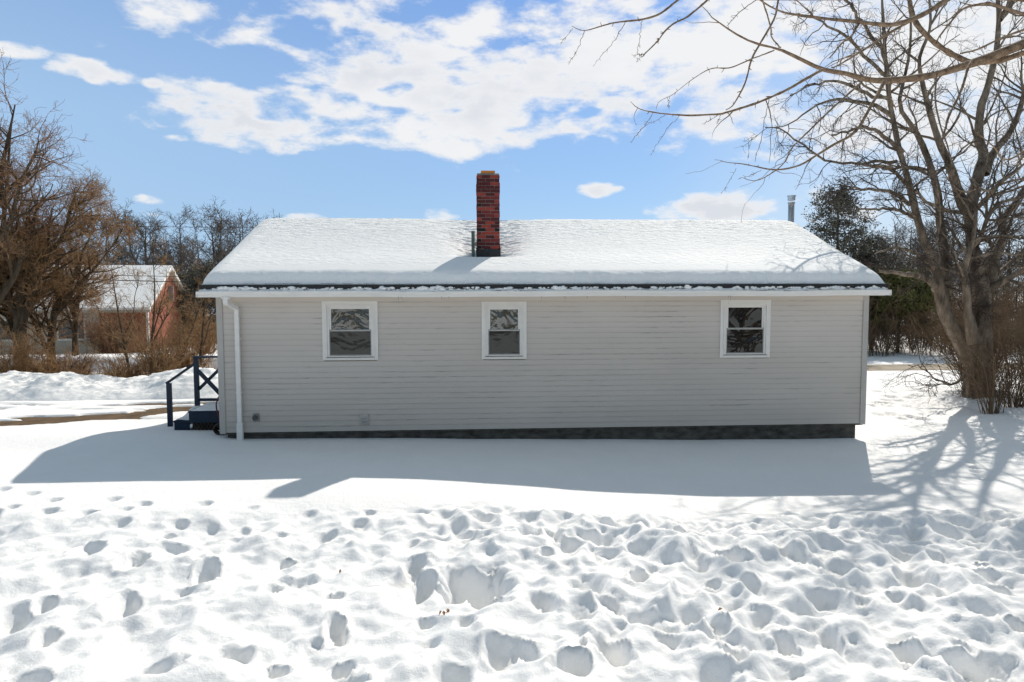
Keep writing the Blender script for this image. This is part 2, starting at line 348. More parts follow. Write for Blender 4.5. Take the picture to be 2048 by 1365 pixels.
wx = xs_+.16*fbm(xs_*2.3, ys_*2.3, 3)+.05*fbm(xs_*8, ys_*8, 3); wy = ys_+.16*fbm(xs_*2.3+50, ys_*2.3, 3)+.05*fbm(xs_*8+20, ys_*8, 3)
wa = np.clip(worley(wx, wy, .38, 3), 0, .75); wb = np.clip(worley(wx+7, wy*1.2, .25, 8), 0, .7)
amt = sm(-4.25, -5.0, ys_+.25*fbm(xs_*.8, 0*xs_, 2))*(.30+.70*sm(3.2, 5.6, xs_+.5*(ys_+6)))
patch_ = .55+.75*vnoise(xs_*.9+3, ys_*.9)
Z[j0_:j1_, i0_:i1_] += amt*patch_*(.22*(wa-.45)+.09*(wb-.4))
crumb = np.clip(vnoise(xs_*1.1+30, ys_*1.1+8)-.52, 0, 1)*3.2
Z[j0_:j1_, i0_:i1_] += amt*np.clip(crumb, 0, 1)*(.045*np.abs(fbm(xs_*6, ys_*6, 4, .6))+.030*np.clip(fbm(xs_*12, ys_*12, 3)-.05, 0, 1))
PZ = pit_field(XX, YY)
Z += PZ + np.minimum(RIM, .05)*(1+2.2*np.abs(fbm(XX*10, YY*10, 3)))
# rough crumbs inside and round the deepest holes
Z += .018*fbm(XX*11, YY*11, 3)*np.clip(-PZ*8, 0, 1)
Z += .020*fbm(XX*2.2, YY*2.2, 4)*sm(12.3, 13.5, XX)*sm(-1, 2, YY)*(1-sm(10, 12, YY))
Z += .05*fbm(XX*.9, YY*.9, 4)*sm(14, 15, YY)*(1-sm(17, 30, YY))
# driveway left of the house: snow melted into long thin patches
dw = sm(-1.2, -1.9, XX)*sm(2.6, 3.1, YY)*(1-sm(6.0, 6.6, YY))
tracks = np.clip(np.exp(-((YY-3.9-.62*(XX+4.2))/.62)**2)+.95*np.exp(-((YY-5.9-.10*(XX+2.5))/.22)**2)*sm(-5.5, -3.5, XX), 0, 1)
pn = fbm(XX*.55, YY*2.6, 4)
Z -= dw*(.13*sm(.18, .45, tracks*.85+pn*.75)+.0)
Z += 0
nI, nJ = len(XS), len(YS)
idx = np.arange(nI*nJ).reshape(nJ, nI)
Fq = np.stack([idx[:-1, :-1], idx[:-1, 1:], idx[1:, 1:], idx[1:, :-1]], -1).reshape(-1, 4)
Vg = np.stack([XX, YY, Z], -1).reshape(-1, 3)
ground = mesh_np('snow_ground', Vg, Fq, SNOW, smooth=True)
tag(ground, 'snow covered yard, trampled with deep footprints in front of the house', 'ground', kind='structure')
def gz(x, y):
    i = np.clip(np.searchsorted(XS, x)-1, 0, nI-2); j = np.clip(np.searchsorted(YS, y)-1, 0, nJ-2)
    fx = (x-XS[i])/(XS[i+1]-XS[i]); fy = (y-YS[j])/(YS[j+1]-YS[j])
    return float((Z[j, i]*(1-fx)+Z[j, i+1]*fx)*(1-fy)+(Z[j+1, i]*(1-fx)+Z[j+1, i+1]*fx)*fy)
def sheet(name, xs, ys, fz, m, **k):
    X, Y = np.meshgrid(xs, ys); n, mm = len(xs), len(ys); ii = np.arange(n*mm).reshape(mm, n)
    F_ = np.stack([ii[:-1, :-1], ii[:-1, 1:], ii[1:, 1:], ii[1:, :-1]], -1).reshape(-1, 4)
    o = mesh_np(name, np.stack([X, Y, fz(X, Y)], -1).reshape(-1, 3), F_, m, smooth=True); return tag(o, **k)
sheet('driveway', np.linspace(-16, -1.3, 60), np.linspace(2.9, 6.3, 20), lambda X, Y: -.345+.01*fbm(X*2, Y*2, 3), DIRT,
      label='brown bare driveway gravel showing through melted snow beside the steps', cat='driveway', kind='structure')
sheet('road', np.linspace(-120, 120, 240), np.linspace(11.15, 14.1, 14), lambda X, Y: -.375+.055*sm(6, 14, X)+.012*fbm(X*.7, Y*2, 3), ROADM,
      label='sandy wet street running behind the house', cat='road', kind='structure')
# ploughed bank between driveway and road
xs = np.linspace(-22, -.9, 420); ys = np.linspace(6.2, 10.6, 110)
def bankz(X, Y):
    u = (Y-6.35)/3.9; prof = np.sin(np.pi*np.clip(u, 0, 1))**.75
    hgt = .42+.26*fbm(X*.35+2, 0*X, 3)+.20*np.exp(-((X+4.1)/1.5)**2)+.12*np.exp(-((X+6.6)/1.2)**2)-.15*sm(-3.3, -1.5, X)
    z = -.42+prof*(hgt+.22*fbm(X*1.1, Y*1.1, 5, .6)+.10*np.abs(fbm(X*2.6, Y*2.6, 4, .6)))
    return z*sm(-22, -20, X)+(-.5)*(1-sm(-22, -20, X))
sheet('snow_bank', xs, ys, bankz, SNOW, label='lumpy ploughed snow bank between driveway and street', cat='snow bank', kind='structure')

# ------------------------------------------------------------------ house
W = 12.40; D = 7.35; H = 2.54; XO = .15; EY = -.36; EZ = 2.735; RY = D/2; RZ_ = 4.33
SL = (RZ_-EZ)/(RY-EY)
house = empty('house', (0, 0, 0), 'single storey ranch house with pale grey horizontal siding and snowy roof', 'house')
wins = []   # casing rectangles on the wall plane
for (x0, y0, x1, y1) in ((644, 603, 757, 720), (963, 604, 1053, 718), (1440.5, 600.5, 1538, 715)):
    a = atY(x0, y0, 0); b_ = atY(x1, y1, 0); c_ = atY((x0+x1)/2, y0, 0); wins.append((a[0], b_[0], b_[2], a[2]))
mb = MB(); e = .1016; ncourse = 24
def course(x0, x1, z0, z1, y=0.):
    # lapped board: bottom edge stands proud
    mb.add([(x0, y-.014, z0), (x1, y-.014, z0), (x1, y-.001, z1), (x0, y-.001, z1), (x0, y, z0), (x1, y, z0)], [(0, 1, 2, 3), (4, 5, 1, 0)])
for i in range(25):
    z0 = i*e; z1 = min((i+1)*e, H)
    cuts = [(.05, W-.05)]
    for (a, b_, zb, zt) in wins:
        if z1 > zb+.02 and z0 < zt-.02:
            new = []
            for (s, t) in cuts:
                if a > s and b_ < t: new += [(s, a+.03), (b_-.03, t)]
                else: new.append((s, t))
            cuts = new
    random.seed(100+i//2)
    joints = sorted(random.sample([2.4, 4.85, 6.1, 8.7, 10.2, 3.3, 7.4], 2))
    for (s, t) in cuts:
        js = [s]+[j for j in joints if s+.3 < j < t-.3]+[t]
        for k, (p, q) in enumerate(zip(js[:-1], js[1:])): course(p, q+(.02 if q != t else 0), z0, z1, -.002*(k % 2))
random.seed(5)
# gable ends and back
def wall_plain(pts): mb.add(pts, [tuple(range(len(pts)))])
mb.add([(0, 0, 0), (0, D, 0), (0, D, H), (0, RY, H+1.55), (0, 0, H)], [(0, 4, 3, 2, 1)])
mb.add([(W, 0, 0), (W, D, 0), (W, D, H), (W, RY, H+1.55), (W, 0, H)], [(0, 1, 2, 3, 4)])
mb.add([(0, D, 0), (W, D, 0), (W, D, H), (0, D, H)], [(0, 3, 2, 1)])
mb.add([(0, .04, 0), (W, .04, 0), (W, .04, H), (0, .04, H)], [(0, 1, 2, 3)])
for i in range(25):       # lap lines on the gables
    z0 = i*e; mb.box(-.012, -.0005, .05, D-.05, z0, z0+.012); mb.box(W+.0005, W+.012, .05, D-.05, z0, z0+.012)
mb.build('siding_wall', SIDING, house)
for x0, x1, xa, xb in ((-.012, .085, -.024, -.0118), (W-.085, W+.012, W+.0118, W+.024)):
    c = MB(); c.box(x0, x1, -.026, -.0145, -.02, H); c.box(xa, xb, -.0262, .10, -.0202, H-.0002)
    c.build('corner_trim', CORNER, house)
f = MB(); f.box(.09, W-.13, .06, D-.06, -.9, -.003); f.build('foundation', CONC, house)
f = MB(); f.box(.02, W-.02, .0, .058, -.035, -.002); f.build('sill_board', CONC, house)
# frieze strip under the soffit
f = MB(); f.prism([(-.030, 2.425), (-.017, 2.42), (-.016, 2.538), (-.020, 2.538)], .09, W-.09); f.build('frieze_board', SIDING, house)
# roof deck + shingles
rf = MB(); th = .10
for (ya, za, yb, zb) in ((EY, EZ, RY, RZ_), (D-EY, EZ, RY, RZ_)):
    x0, x1 = -XO, W+XO
    P = [(x0, ya, za), (x1, ya, za), (x1, yb, zb), (x0, yb, zb)]
    Q = [(p[0], p[1], p[2]-th) for p in P]
    rf.add(P+Q, [(0, 1, 2, 3), (7, 6, 5, 4), (0, 4, 5, 1), (1, 5, 6, 2), (3, 7, 4, 0)])
roof = rf.build('roof', SHINGLE, house)
for ya_, yb_ in ((EY+.012, -.030), (D+.02, D-EY-.01)):
    s = MB(); s.box(-XO+.01, W+XO-.01, ya_, yb_, 2.522, 2.536); s.build('soffit', WHITE, house)
for ya_, yb_ in ((EY-.022, EY+.01), (D-EY-.01, D-EY+.02)):
    s = MB(); s.box(-XO, W+XO, ya_, yb_, 2.54, 2.705); s.build('fascia', WHITE, house)
for x0, x1 in ((-XO-.022, -XO+.012), (W+XO-.012, W+XO+.022)):
    for sgn in (0, 1):
        ya, yb = (EY-.02, RY) if sgn == 0 else (D-EY+.02, RY)
        za = EZ-.005; zb = RZ_-.005; s = MB()
        P = [(x0, ya, za-.17), (x1, ya, za-.17), (x1, yb, zb-.17), (x0, yb, zb-.17), (x0, ya, za-.015), (x1, ya, za-.015), (x1, yb, zb-.015), (x0, yb, zb-.015)]
        s.add(P, [(0, 3, 2, 1), (4, 5, 6, 7), (0, 1, 5, 4), (1, 2, 6, 5), (2, 3, 7, 6), (3, 0, 4, 7)]); s.build('rake_board', WHITE, house)
s = MB()                  # dark drip edge / exposed shingle lip with a wavy ice-lifted line
s.box(-XO-.02, W+XO+.02, EY-.045, EY+.05, EZ-.070, EZ+.012); s.build('shingle_edge', SHINGLE, roof)
# gutter (K profile, open top)
gx0, gx1 = -.20, W+.18; gy = EY-.025
prof = [(gy, 2.625), (gy, 2.522), (gy-.075, 2.522), (gy-.082, 2.545), (gy-.105, 2.580), (gy-.112, 2.600), (gy-.112, 2.624), (gy-.104, 2.624), (gy-.104, 2.602), (gy-.098, 2.584), (gy-.076, 2.550), (gy-.072, 2.530), (gy-.008, 2.530), (gy-.008, 2.625)]
gm = MB(); n = len(prof); NX = 40
xsn = np.linspace(gx0, gx1, NX); P = []
for x in xsn:
    dz = .006*math.sin(x*1.1)+.004*math.sin(x*2.7+1); P += [(x, p[0], p[1]+dz) for p in prof]
gm.add(P, [(i*n+j, i*n+(j+1) % n, (i+1)*n+(j+1) % n, (i+1)*n+j) for i in range(NX-1) for j in range(n)])
for x in (gx0, gx1): gm.box(x-.004, x+.004, gy-.108, gy-.003, 2.525, 2.622)
gutter = gm.build('gutter', GUTTER, house)
# snow lying in the gutter and crusted ice between gutter and shingles
def ribbon(name, x0, x1, y0, y1, fz, m, par, nx=900, ny=14):
    X, Y = np.meshgrid(np.linspace(x0, x1, nx), np.linspace(y0, y1, ny)); ii = np.arange(nx*ny).reshape(ny, nx)
    F_ = np.stack([ii[:-1, :-1], ii[:-1, 1:], ii[1:, 1:], ii[1:, :-1]], -1).reshape(-1, 4)
    return mesh_np(name, np.stack([X, Y, fz(X, Y)], -1).reshape(-1, 3), F_, m, par, smooth=True)
ribbon('gutter_snow', gx0+.03, gx1-.03, gy-.10, gy+.0, lambda X, Y: 2.612+.55*(Y-gy+.10)*.9+.040*fbm(X*3.5, Y*12, 5, .7)+.012*np.abs(fbm(X*17, Y*30, 3)), SNOW, gutter)
rr = np.random.default_rng(3); ic = MB()
for k in range(520):
    x = float(rr.uniform(-.1, W+.1)); s_ = float(rr.uniform(.006, .026))*(1.5 if math.sin(x*2.3)+math.sin(x*5.1)>.6 else .9); zc = 2.655+float(rr.uniform(-.02, .035)); yc = EY-.045-float(rr.uniform(0, .03))
    pts = []
    for a in range(6):
        for b_ in range(4):
            th_ = math.pi*(b_+.5)/4; ph = 2*math.pi*a/6; q = s_*float(rr.uniform(.6, 1.3))
            pts.append((x+2.3*q*math.sin(th_)*math.cos(ph), yc+.6*q*math.sin(th_)*math.sin(ph), zc+q*math.cos(th_)))
    ic.add(pts, [(a*4+b_, a*4+b_+1, ((a+1) % 6)*4+b_+1, ((a+1) % 6)*4+b_) for a in range(6) for b_ in range(3)]+[tuple(a*4 for a in range(6)), tuple(a*4+3 for a in range(6))[::-1]])
ic.build('ice_crust', SNOW, gutter, smooth=True)['kind'] = 'stuff'
# snow blanket on the roof
def roof_z(Y): return np.where(Y < RY, EZ+(Y-EY)*SL, EZ+(D-EY-Y)*SL)
CHX0, CHX1, CHY0, CHY1 = 4.80, 5.255, .98, 1.44
def roofsnow(X, Y):
    side = np.minimum(X-(-XO-.005), (W+XO+.005)-X); ed = Y-(EY+.075+.030*fbm(X*1.2, 0*X, 3)+.03*fbm(X*6, Y*9, 3))
    t = .115+.065*np.exp(-((Y-.15)/.8)**2)+.006*fbm(X*.7, Y*.9, 3)
    r = np.clip(ed/.25, 0, 1); t = t*(1-(1-r)**3)**.8
    rs = np.clip(side/.30, 0, 1); t = t*(.25+.75*(1-(1-rs)**2)**.5)
    t = t*(1-.35*sm(2.6, 3.7, Y))
    # melted hollow uphill of and around the chimney, and bare shingles at its sides
    u = (X-5.05)/.9; hol = np.exp(-np.abs((X-5.02)/(.50+.22*np.clip(Y-1.0, 0, 3)))**2.4)*sm(.66, .88, Y)*(1-.40*sm(1.9, 3.3, Y))
    t = t*(1-1.02*hol)-.024*hol
    rip = fbm(X*3.5, Y*16, 4, .6)*sm(1.2, 3.2, Y)*.014+np.abs(fbm(X*3, Y*14, 3))*hol*.075+.006*fbm(X*9, Y*22, 3)
    up = sm(.0, .3, Y)
    z = roof_z(Y)+np.maximum(t+rip*up, -.01)
    inside = (X > CHX0+.03) & (X < CHX1-.03) & (Y > CHY0+.03) & (Y < CHY1-.03)
    z = np.where(inside, roof_z(Y)-.02, z)
    # round over the ridge
    return z-.035*np.exp(-((Y-RY)/.16)**2)
nx, ny = 1500, 330
xa = np.concatenate([np.linspace(-XO-.005, 3.6, 560), np.linspace(3.6, 6.6, 520)[1:], np.linspace(6.6, W+XO+.005, 760)[1:]])
ya = np.concatenate([np.linspace(EY+.012, .4, 70), np.linspace(.4, 2.2, 160)[1:], np.linspace(2.2, RY, 130)[1:], np.linspace(RY, D-EY-.02, 60)[1:]])
X, Y = np.meshgrid(xa, ya); ii = np.arange(X.size).reshape(X.shape)
ZZ = roofsnow(X, Y); ZZ[0, :] = roof_z(Y[0, :])+.004; ZZ[:, 0] = roof_z(Y[:, 0])+.004; ZZ[:, -1] = roof_z(Y[:, -1])+.004
F_ = np.stack([ii[:-1, :-1], ii[:-1, 1:], ii[1:, 1:], ii[1:, :-1]], -1).reshape(-1, 4)
mesh_np('snow_cover', np.stack([X, Y, ZZ], -1).reshape(-1, 3), F_, ROOFSNOW, roof, smooth=True)
# chimney
ch = MB(); ch.box(CHX0+.012, CHX1-.012, CHY0+.012, CHY1-.012, 3.0, 4.965)
chim = ch.build('chimney', MORTAR, house)
bv, bf, bc = [], [], []
cw = (CHX1-CHX0); cz = .0705; rr = np.random.default_rng(8)
def brick(x0, x1, y0, y1, z0, z1, colr):
    n = len(bv); P = [(x0, y0, z0), (x1, y0, z0), (x1, y1, z0), (x0, y1, z0), (x0, y0, z1), (x1, y0, z1), (x1, y1, z1), (x0, y1, z1)]
    bv.extend([tuple(np.array(p)+rr.uniform(-.0022, .0022, 3)) for p in P]); bf.extend([tuple(i+n for i in q) for q in ((0, 3, 2, 1), (4, 5, 6, 7), (0, 1, 5, 4), (1, 2, 6, 5), (2, 3, 7, 6), (3, 0, 4, 7))]); bc.extend([colr]*6)
for i in range(25):
    z0 = 3.20+i*cz; z1 = z0+cz-.014
    if z1 > 4.97: break
    g_ = .006 if 19 < i < 23 else 0
    u0 = [0, .38, .78, 1] if i % 2 else [0, .2, .60, 1]
    for side in range(4):
        for a, b_ in zip(u0[:-1], u0[1:]):
            t = rr.uniform(0, 1); top = i > 19
            if t < .30 or (top and t < .75): colr = (.10, .022, .024)
            elif t < .36: colr = (.02, .018, .02)
            elif t < .62: colr = (.19, .034, .032)
            else: colr = (.33, .055, .040)
            pz = rr.uniform(-.004, .004)
            if rr.uniform() < .012: continue
            dx = .013+pz+g_
            if side == 0: brick(CHX0+a*cw+.004, CHX0+b_*cw-.006, CHY0-dx+.012, CHY0+.03, z0, z1, colr)
            if side == 1: brick(CHX0+a*cw+.004, CHX0+b_*cw-.006, CHY1-.03, CHY1+dx-.012, z0, z1, colr)
            if side == 2: brick(CHX0-dx+.012, CHX0+.03, CHY0+a*cw+.004, CHY0+b_*cw-.006, z0, z1, colr)
            if side == 3: brick(CHX1-.03, CHX1+dx-.012, CHY0+a*cw+.004, CHY0+b_*cw-.006, z0, z1, colr)
me = bpy.data.meshes.new('brickwork'); me.from_pydata(bv, [], bf); me.materials.append(BRICK); me.update()
ca = me.color_attributes.new('tint', 'FLOAT_COLOR', 'CORNER'); arr = np.repeat(np.array([(*c_, 1) for c_ in bc], np.float32), 4, 0); ca.data.foreach_set('color', arr.ravel())
bo = bpy.data.objects.new('brickwork', me); COL.objects.link(bo); bo.parent = chim
c = MB(); c.prism([(CHY0+.0, 4.955), (CHY1-.0, 4.955), (CHY1-.06, 4.995), (CHY0+.06, 4.995)], CHX0+.005, CHX1-.005); c.build('mortar_cap', MORTAR, chim, bevel=.006)
c = MB(); fx = (CHX0+CHX1)/2-.0; fy = (CHY0+CHY1)/2; a_ = .142
c.box(fx-a_, fx+a_, fy-a_, fy-a_+.025, 4.99, 5.055); c.box(fx-a_, fx+a_, fy+a_-.025, fy+a_, 4.99, 5.055); c.box(fx-a_, fx-a_+.025, fy-a_+.025, fy+a_-.025, 4.99, 5.055); c.box(fx+a_-.025, fx+a_, fy-a_+.025, fy+a_-.025, 4.99, 5.055)
c.build('flue_tile', CLAY, chim, bevel=.004)
c = MB(); n_ = 24
for (xa_, ya_, xb_, yb_) in ((CHX0-.018, CHY0-.018, CHX1+.018, CHY0-.018), (CHX1+.018, CHY0-.018, CHX1+.018, CHY1+.018), (CHX0-.018, CHY1+.018, CHX0-.018, CHY0-.018)):
    P = []; rr2 = np.random.default_rng(5)
    for i in range(n_+1):
        t = i/n_; x = xa_+(xb_-xa_)*t; y = ya_+(yb_-ya_)*t; P += [(x, y, 3.0), (x, y, 3.475+max(0, y-CHY0)*.35+float(rr2.uniform(-.02, .02)))]
    c.add(P, [(2*i, 2*i+2, 2*i+3, 2*i+1) for i in range(n_)])
c.build('flashing', TAR, chim)
# plumbing vent beside the chimney
p = atY(946.5, 518, .9); q = atY(946, 463, .9)
c = MB(); c.tube([(p[0], .9, 3.1), (q[0], .9, q[2])], .034, 14); c.tube([(q[0], .9, q[2]-.01), (q[0], .9, q[2]+.002)], .036, 14); c.build('vent_pipe', GREENPIPE, house, smooth=False)
# stainless flue beyond the ridge
p = atY(1583, 400, 5.2); fz0 = 3.5
c = MB(); c.tube([(p[0], 5.2, fz0), (p[0], 5.2, p[2]-.06)], .082, 20); fl = c.build('flue_pipe', STEEL, house, smooth=True)
c = MB(); c.tube([(p[0], 5.2, p[2]-.10), (p[0], 5.2, p[2]-.07)], .098, 20); c.tube([(p[0], 5.2, p[2]-.015), (p[0], 5.2, p[2]+.09)], .10, 20); c.tube([(p[0], 5.2, p[2]+.09), (p[0], 5.2, p[2]+.11)], [.118, .118], 20); c.build('flue_cap', STEEL, fl)
# windows
def window(k, x0, x1, z0, z1, gu, gl, room):
    w = MB(); t = .098; b_ = .055
    # casing: mitred flat trim with a raised inner lip
    def frame(m_, X0, X1, Z0, Z1, tx, tb, tt, ya, yb):
        m_.box(X0, X0+tx, ya, yb, Z0, Z1); m_.box(X1-tx, X1, ya, yb, Z0, Z1); m_.box(X0+tx, X1-tx, ya, yb, Z1-tt, Z1); m_.box(X0+tx, X1-tx, ya, yb, Z0, Z0+tb)
    frame(w, x0, x1, z0, z1, .062, .052, .062, -.036, .03)
    frame(w, x0+.062, x1-.062, z0+.052, z1-.062, .024, .004, .024, -.047, .03)
    root = w.build('window', WHITE, house, bevel=.004)
    s_ = MB(); frame(s_, x0+.086, x1-.086, z0+.056, z1-.086, .040, .028, .030, -.026, .03); s_.build('frame', WHITE, root, bevel=.003)
    s_ = MB(); s_.box(x0+.066, x1-.066, -.052, -.034, z0+.050, z0+.058); s_.build('sill', SHINGLE, root)
    ix0, ix1, iz0, iz1 = x0+.126, x1-.126, z0+.084, z1-.116; mid = iz0+(iz1-iz0)*.525
    s_ = MB(); frame(s_, ix0, ix1, mid-.015, iz1, .035, .030, .030, -.012, .025); s_.build('upper_sash', WHITE, root, bevel=.002)
    s_ = MB(); frame(s_, ix0-.004, ix1+.004, iz0, mid+.012, .020, .020, .016, -.020, .010); s_.build('lower_sash', GREYM, root, bevel=.002)
    s_ = MB(); xs_ = np.linspace(ix0+.03, ix1-.03, 2); s_.add([(ix0+.03, .008, mid+.01), (ix1-.03, .008, mid+.01), (ix1-.03, .008, iz1-.025), (ix0+.03, .008, iz1-.025)], [(0, 1, 2, 3)]); s_.build('upper_pane', gu, root)
    s_ = MB(); s_.add([(ix0+.014, -.006, iz0+.018), (ix1-.014, -.006, iz0+.018), (ix1-.014, -.006, mid), (ix0+.014, -.006, mid)], [(0, 1, 2, 3)]); s_.build('screened_pane', gl, root)
    return root
window(0, *wins[0], GLASS_A, GLASS_S, 0); window(1, *wins[1], GLASS_B, GLASS_S, 0); window(2, *wins[2], GLASS_C, GLASS_C, 0)
# downspout
def dsx(px, py): return atY(px, py, -.10)
a = dsx(464.5, 597); b_ = dsx(473.5, 622); c_ = dsx(486, 878)
ds = MB(); ds.box(a[0]-.075, a[0]+.075, gy-.10, gy-.0, 2.497, 2.530); ds.box(a[0]-.040, a[0]+.040, gy-.095, gy-.02, 2.40, 2.50)
ds.bar((a[0], gy-.05, 2.42), (b_[0]-.01, -.085, 2.315), .085, .065); ds.box(b_[0]-.047, b_[0]+.033, -.115, -.050, .20, 2.33)
dso = ds.build('downspout', GUTTER, house, bevel=.006)
s = MB(); s.box(b_[0]-.060, b_[0]+.046, -.125, -.040, -.32, .20); s.build('boot', GUTTER, dso, bevel=.006)
for zz in (.75, 1.75): s = MB(); s.box(b_[0]-.052, b_[0]+.038, -.12, -.018, zz, zz+.02); s.build('strap', GUTTER, dso)
# wall fittings
p = atY(513, 835, 0); s = MB(); s.box(p[0]-.055, p[0]+.055, -.045, -.010, p[2]-.075, p[2]+.075); vo = s.build('round_vent', PLATE, house, bevel=.004)
s = MB(); s.tube([(p[0]-.01, -.04, p[2]), (p[0]-.01, -.085, p[2])], .046, 20); s.build('vent_hood', varied('dark_hood', (.06, .065, .065), (.10, .10, .10), 8), vo)
p = atY(728.5, 839, 0); s = MB(); s.box(p[0]-.085, p[0]+.085, -.040, -.010, p[2]-.10, p[2]+.10); vo = s.build('louvred_vent', CORNER, house, bevel=.006)
s = MB()
for k in range(3): s.prism([(-.040, p[2]+.055-k*.052), (-.066, p[2]+.030-k*.052), (-.062, p[2]+.026-k*.052), (-.041, p[2]+.046-k*.052)], p[0]-.058, p[0]+.058)
s.build('louvre', CORNER, vo)
s = MB()
for k in range(3): s.box(p[0]-.056, p[0]+.056, -.0425, -.0401, p[2]+.022-k*.052, p[2]+.034-k*.052)
s.build('slot', SHINGLE, vo)
# icicles
for k, (px, L) in enumerate(((797, .13), (802, .10), (883, .06), (898, .07), (1083, .08), (1130, .12), (1175, .05), (1457, .16), (1461, .10), (1251, .05))):
    p = atY(px, 592, gy-.09); s = MB(); s.tube([(p[0], gy-.085, 2.524), (p[0]+.002, gy-.085, 2.524-L*.5), (p[0], gy-.085, 2.524-L)], [.006, .004, .001], 8)
    o = s.build('icicle', ICE, None, smooth=True, base=(p[0], gy-.085, 2.52)); tag(o, 'small thin icicle hanging from the white gutter', 'icicle', 'icicles hanging from the front gutter')

# ------------------------------------------------------------------ porch steps at the left gable
ps = empty('porch_steps', (-1.0, 1.4, -.28), 'dark blue painted wooden side steps with cross braced railing and snowy landing', 'steps')
PZ_ = .26; near = .95; a = atD(375, 818, near-CAM[1]+.0); 
def X_at(px, Y): return atY(px, 800, Y)[0]
xl = X_at(375, near); xs2 = X_at(347, near+.1)
s = MB(); s.box(xl, -.05, near, 2.15, PZ_-.04, PZ_); s.box(xl+.01, -.05, near+.008, near+.035, PZ_-.24, PZ_-.04); s.box(xl+.01, xl+.035, near+.035, 2.12, PZ_-.24, PZ_-.04); s.build('landing', BLUE, ps, bevel=.006)
s = MB(); s.box(xs2, xl+.005, near+.05, 2.12, PZ_-.235, PZ_-.20); s.box(xs2+.01, xs2+.035, near+.08, 2.08, PZ_-.42, PZ_-.235); s.box(xs2+.01, xl, near+.06, near+.085, PZ_-.42, PZ_-.235); s.build('tread', BLUE, ps, bevel=.005)
s = MB()
for k in range(10):
    x = xl+.05+k*.075
    s.bar((x, near+.05, PZ_-.50), (x+.2, near+.05, PZ_-.24), .03, .012); s.bar((x+.2, near+.062, PZ_-.50), (x, near+.062, PZ_-.24), .03, .012)
s.build('lattice', DARKB, ps)
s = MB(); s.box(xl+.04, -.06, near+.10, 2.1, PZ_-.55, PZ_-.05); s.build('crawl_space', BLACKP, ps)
Yf = 2.08
def zat(py, Y, px=400): return atY(px, py, Y)[2]
xp2 = X_at(394.5, Yf); xp1 = X_at(339, Yf)
zt = zat(716, Yf); zb = zat(800, Yf)
for (xp, z0, z1) in ((xp2, -.1, zt), (xp1+.0, -.40, zat(767, Yf, 340))):
    s = MB(); s.box(xp-.045, xp+.045, Yf-.045, Yf+.045, z0, z1); s.build('post', BLUE, ps, bevel=.005)
s = MB(); s.box(xp2-.045, -.03, Yf-.05, Yf+.05, zt, zt+.035); s.build('handrail', BLUE, ps, bevel=.004)
s = MB(); s.bar((xp2-.03, Yf, zat(728, Yf)), (xp1-.05, Yf, zat(768, Yf, 340)+.01), .09, .045); s.build('stair_rail', BLUE, ps, bevel=.004)
for (pa, pb, dy, wd) in ((742, 789, -.02, .085), (779, 735, .03, .065)):
    A_ = atY(397, pa, Yf); B_ = atY(442, pb, Yf); B_ = B_+(B_-A_)*.05
    s = MB(); s.bar((A_[0], Yf+dy, A_[2]), (B_[0], Yf+dy, B_[2]), .035, wd); s.build('cross_brace', BLUE, ps, bevel=.003)
s = MB(); s.box(xp2+.04, -.03, Yf-.02, Yf+.02, zb-.03, zb+.03); s.build('bottom_rail', BLUE, ps, bevel=.003)
xs = np.linspace(xl+.02, -.06, 60); ys = np.linspace(near+.02, 2.02, 50)
X, Y = np.meshgrid(xs, ys); ii = np.arange(X.size).reshape(X.shape); F_ = np.stack([ii[:-1, :-1], ii[:-1, 1:], ii[1:, 1:], ii[1:, :-1]], -1).reshape(-1, 4)
ZZ = PZ_+.012+.020*fbm(X*4, Y*4, 4)+.02*sm(.6, 0, X-xl)*0; ed = np.minimum(np.minimum(X-xs[0], xs[-1]-X), np.minimum(Y-ys[0], ys[-1]-Y)); ZZ = np.where(ed < .001, PZ_-.002, ZZ)
mesh_np('snow_cover', np.stack([X, Y, ZZ], -1).reshape(-1, 3), F_, SNOW, ps, smooth=True, base=ps.location)
xs = np.linspace(xs2+.02, xl-.01, 30); X, Y = np.meshgrid(xs, np.linspace(near+.09, 2.05, 50)); ii = np.arange(X.size).reshape(X.shape); F_ = np.stack([ii[:-1, :-1], ii[:-1, 1:], ii[1:, 1:], ii[1:, :-1]], -1).reshape(-1, 4)
ZZ = PZ_-.198+.012+.014*fbm(X*5, Y*5, 3)+.30*sm(1.4, 2.0, Y)*.4
mesh_np('tread_snow', np.stack([X, Y, ZZ], -1).reshape(-1, 3), F_, SNOW, ps, smooth=True, base=ps.location)
# red hose over the step edge and dark reel in the corner
s = MB(); pp = [(441, 788), (436, 797), (432.5, 808), (433, 818), (436, 828), (439, 840), (440, 852)]
pts = [atY(px, py, .80) for px, py in pp]; fine_ = []
for i in range(len(pts)-1):
    for t in np.linspace(0, 1, 5)[:-1]: fine_.append(pts[i]*(1-t)+pts[i+1]*t)
fine_.append(pts[-1]); s.tube(fine_, .014, 8); o = s.build('garden_hose', RED, None, True, base=tuple(pts[-1])); tag(o, 'dark red hose looping down between blue landing and house corner', 'hose')
p = atY(439, 857, .35); s = MB()
for k in range(3):
    cx_, cy_, cz_ = p[0]-.0, .30+.045*k, p[2]-.01
    s.tube([(cx_+.085*math.cos(t), cy_, cz_+.085*math.sin(t)) for t in np.linspace(0, 2*math.pi, 25)], .022, 8)
o = s.build('hose_coil', BLACKP, None, True, base=(p[0], .35, p[2])); tag(o, 'dark coiled hose half buried in snow at the left house corner', 'hose coil')

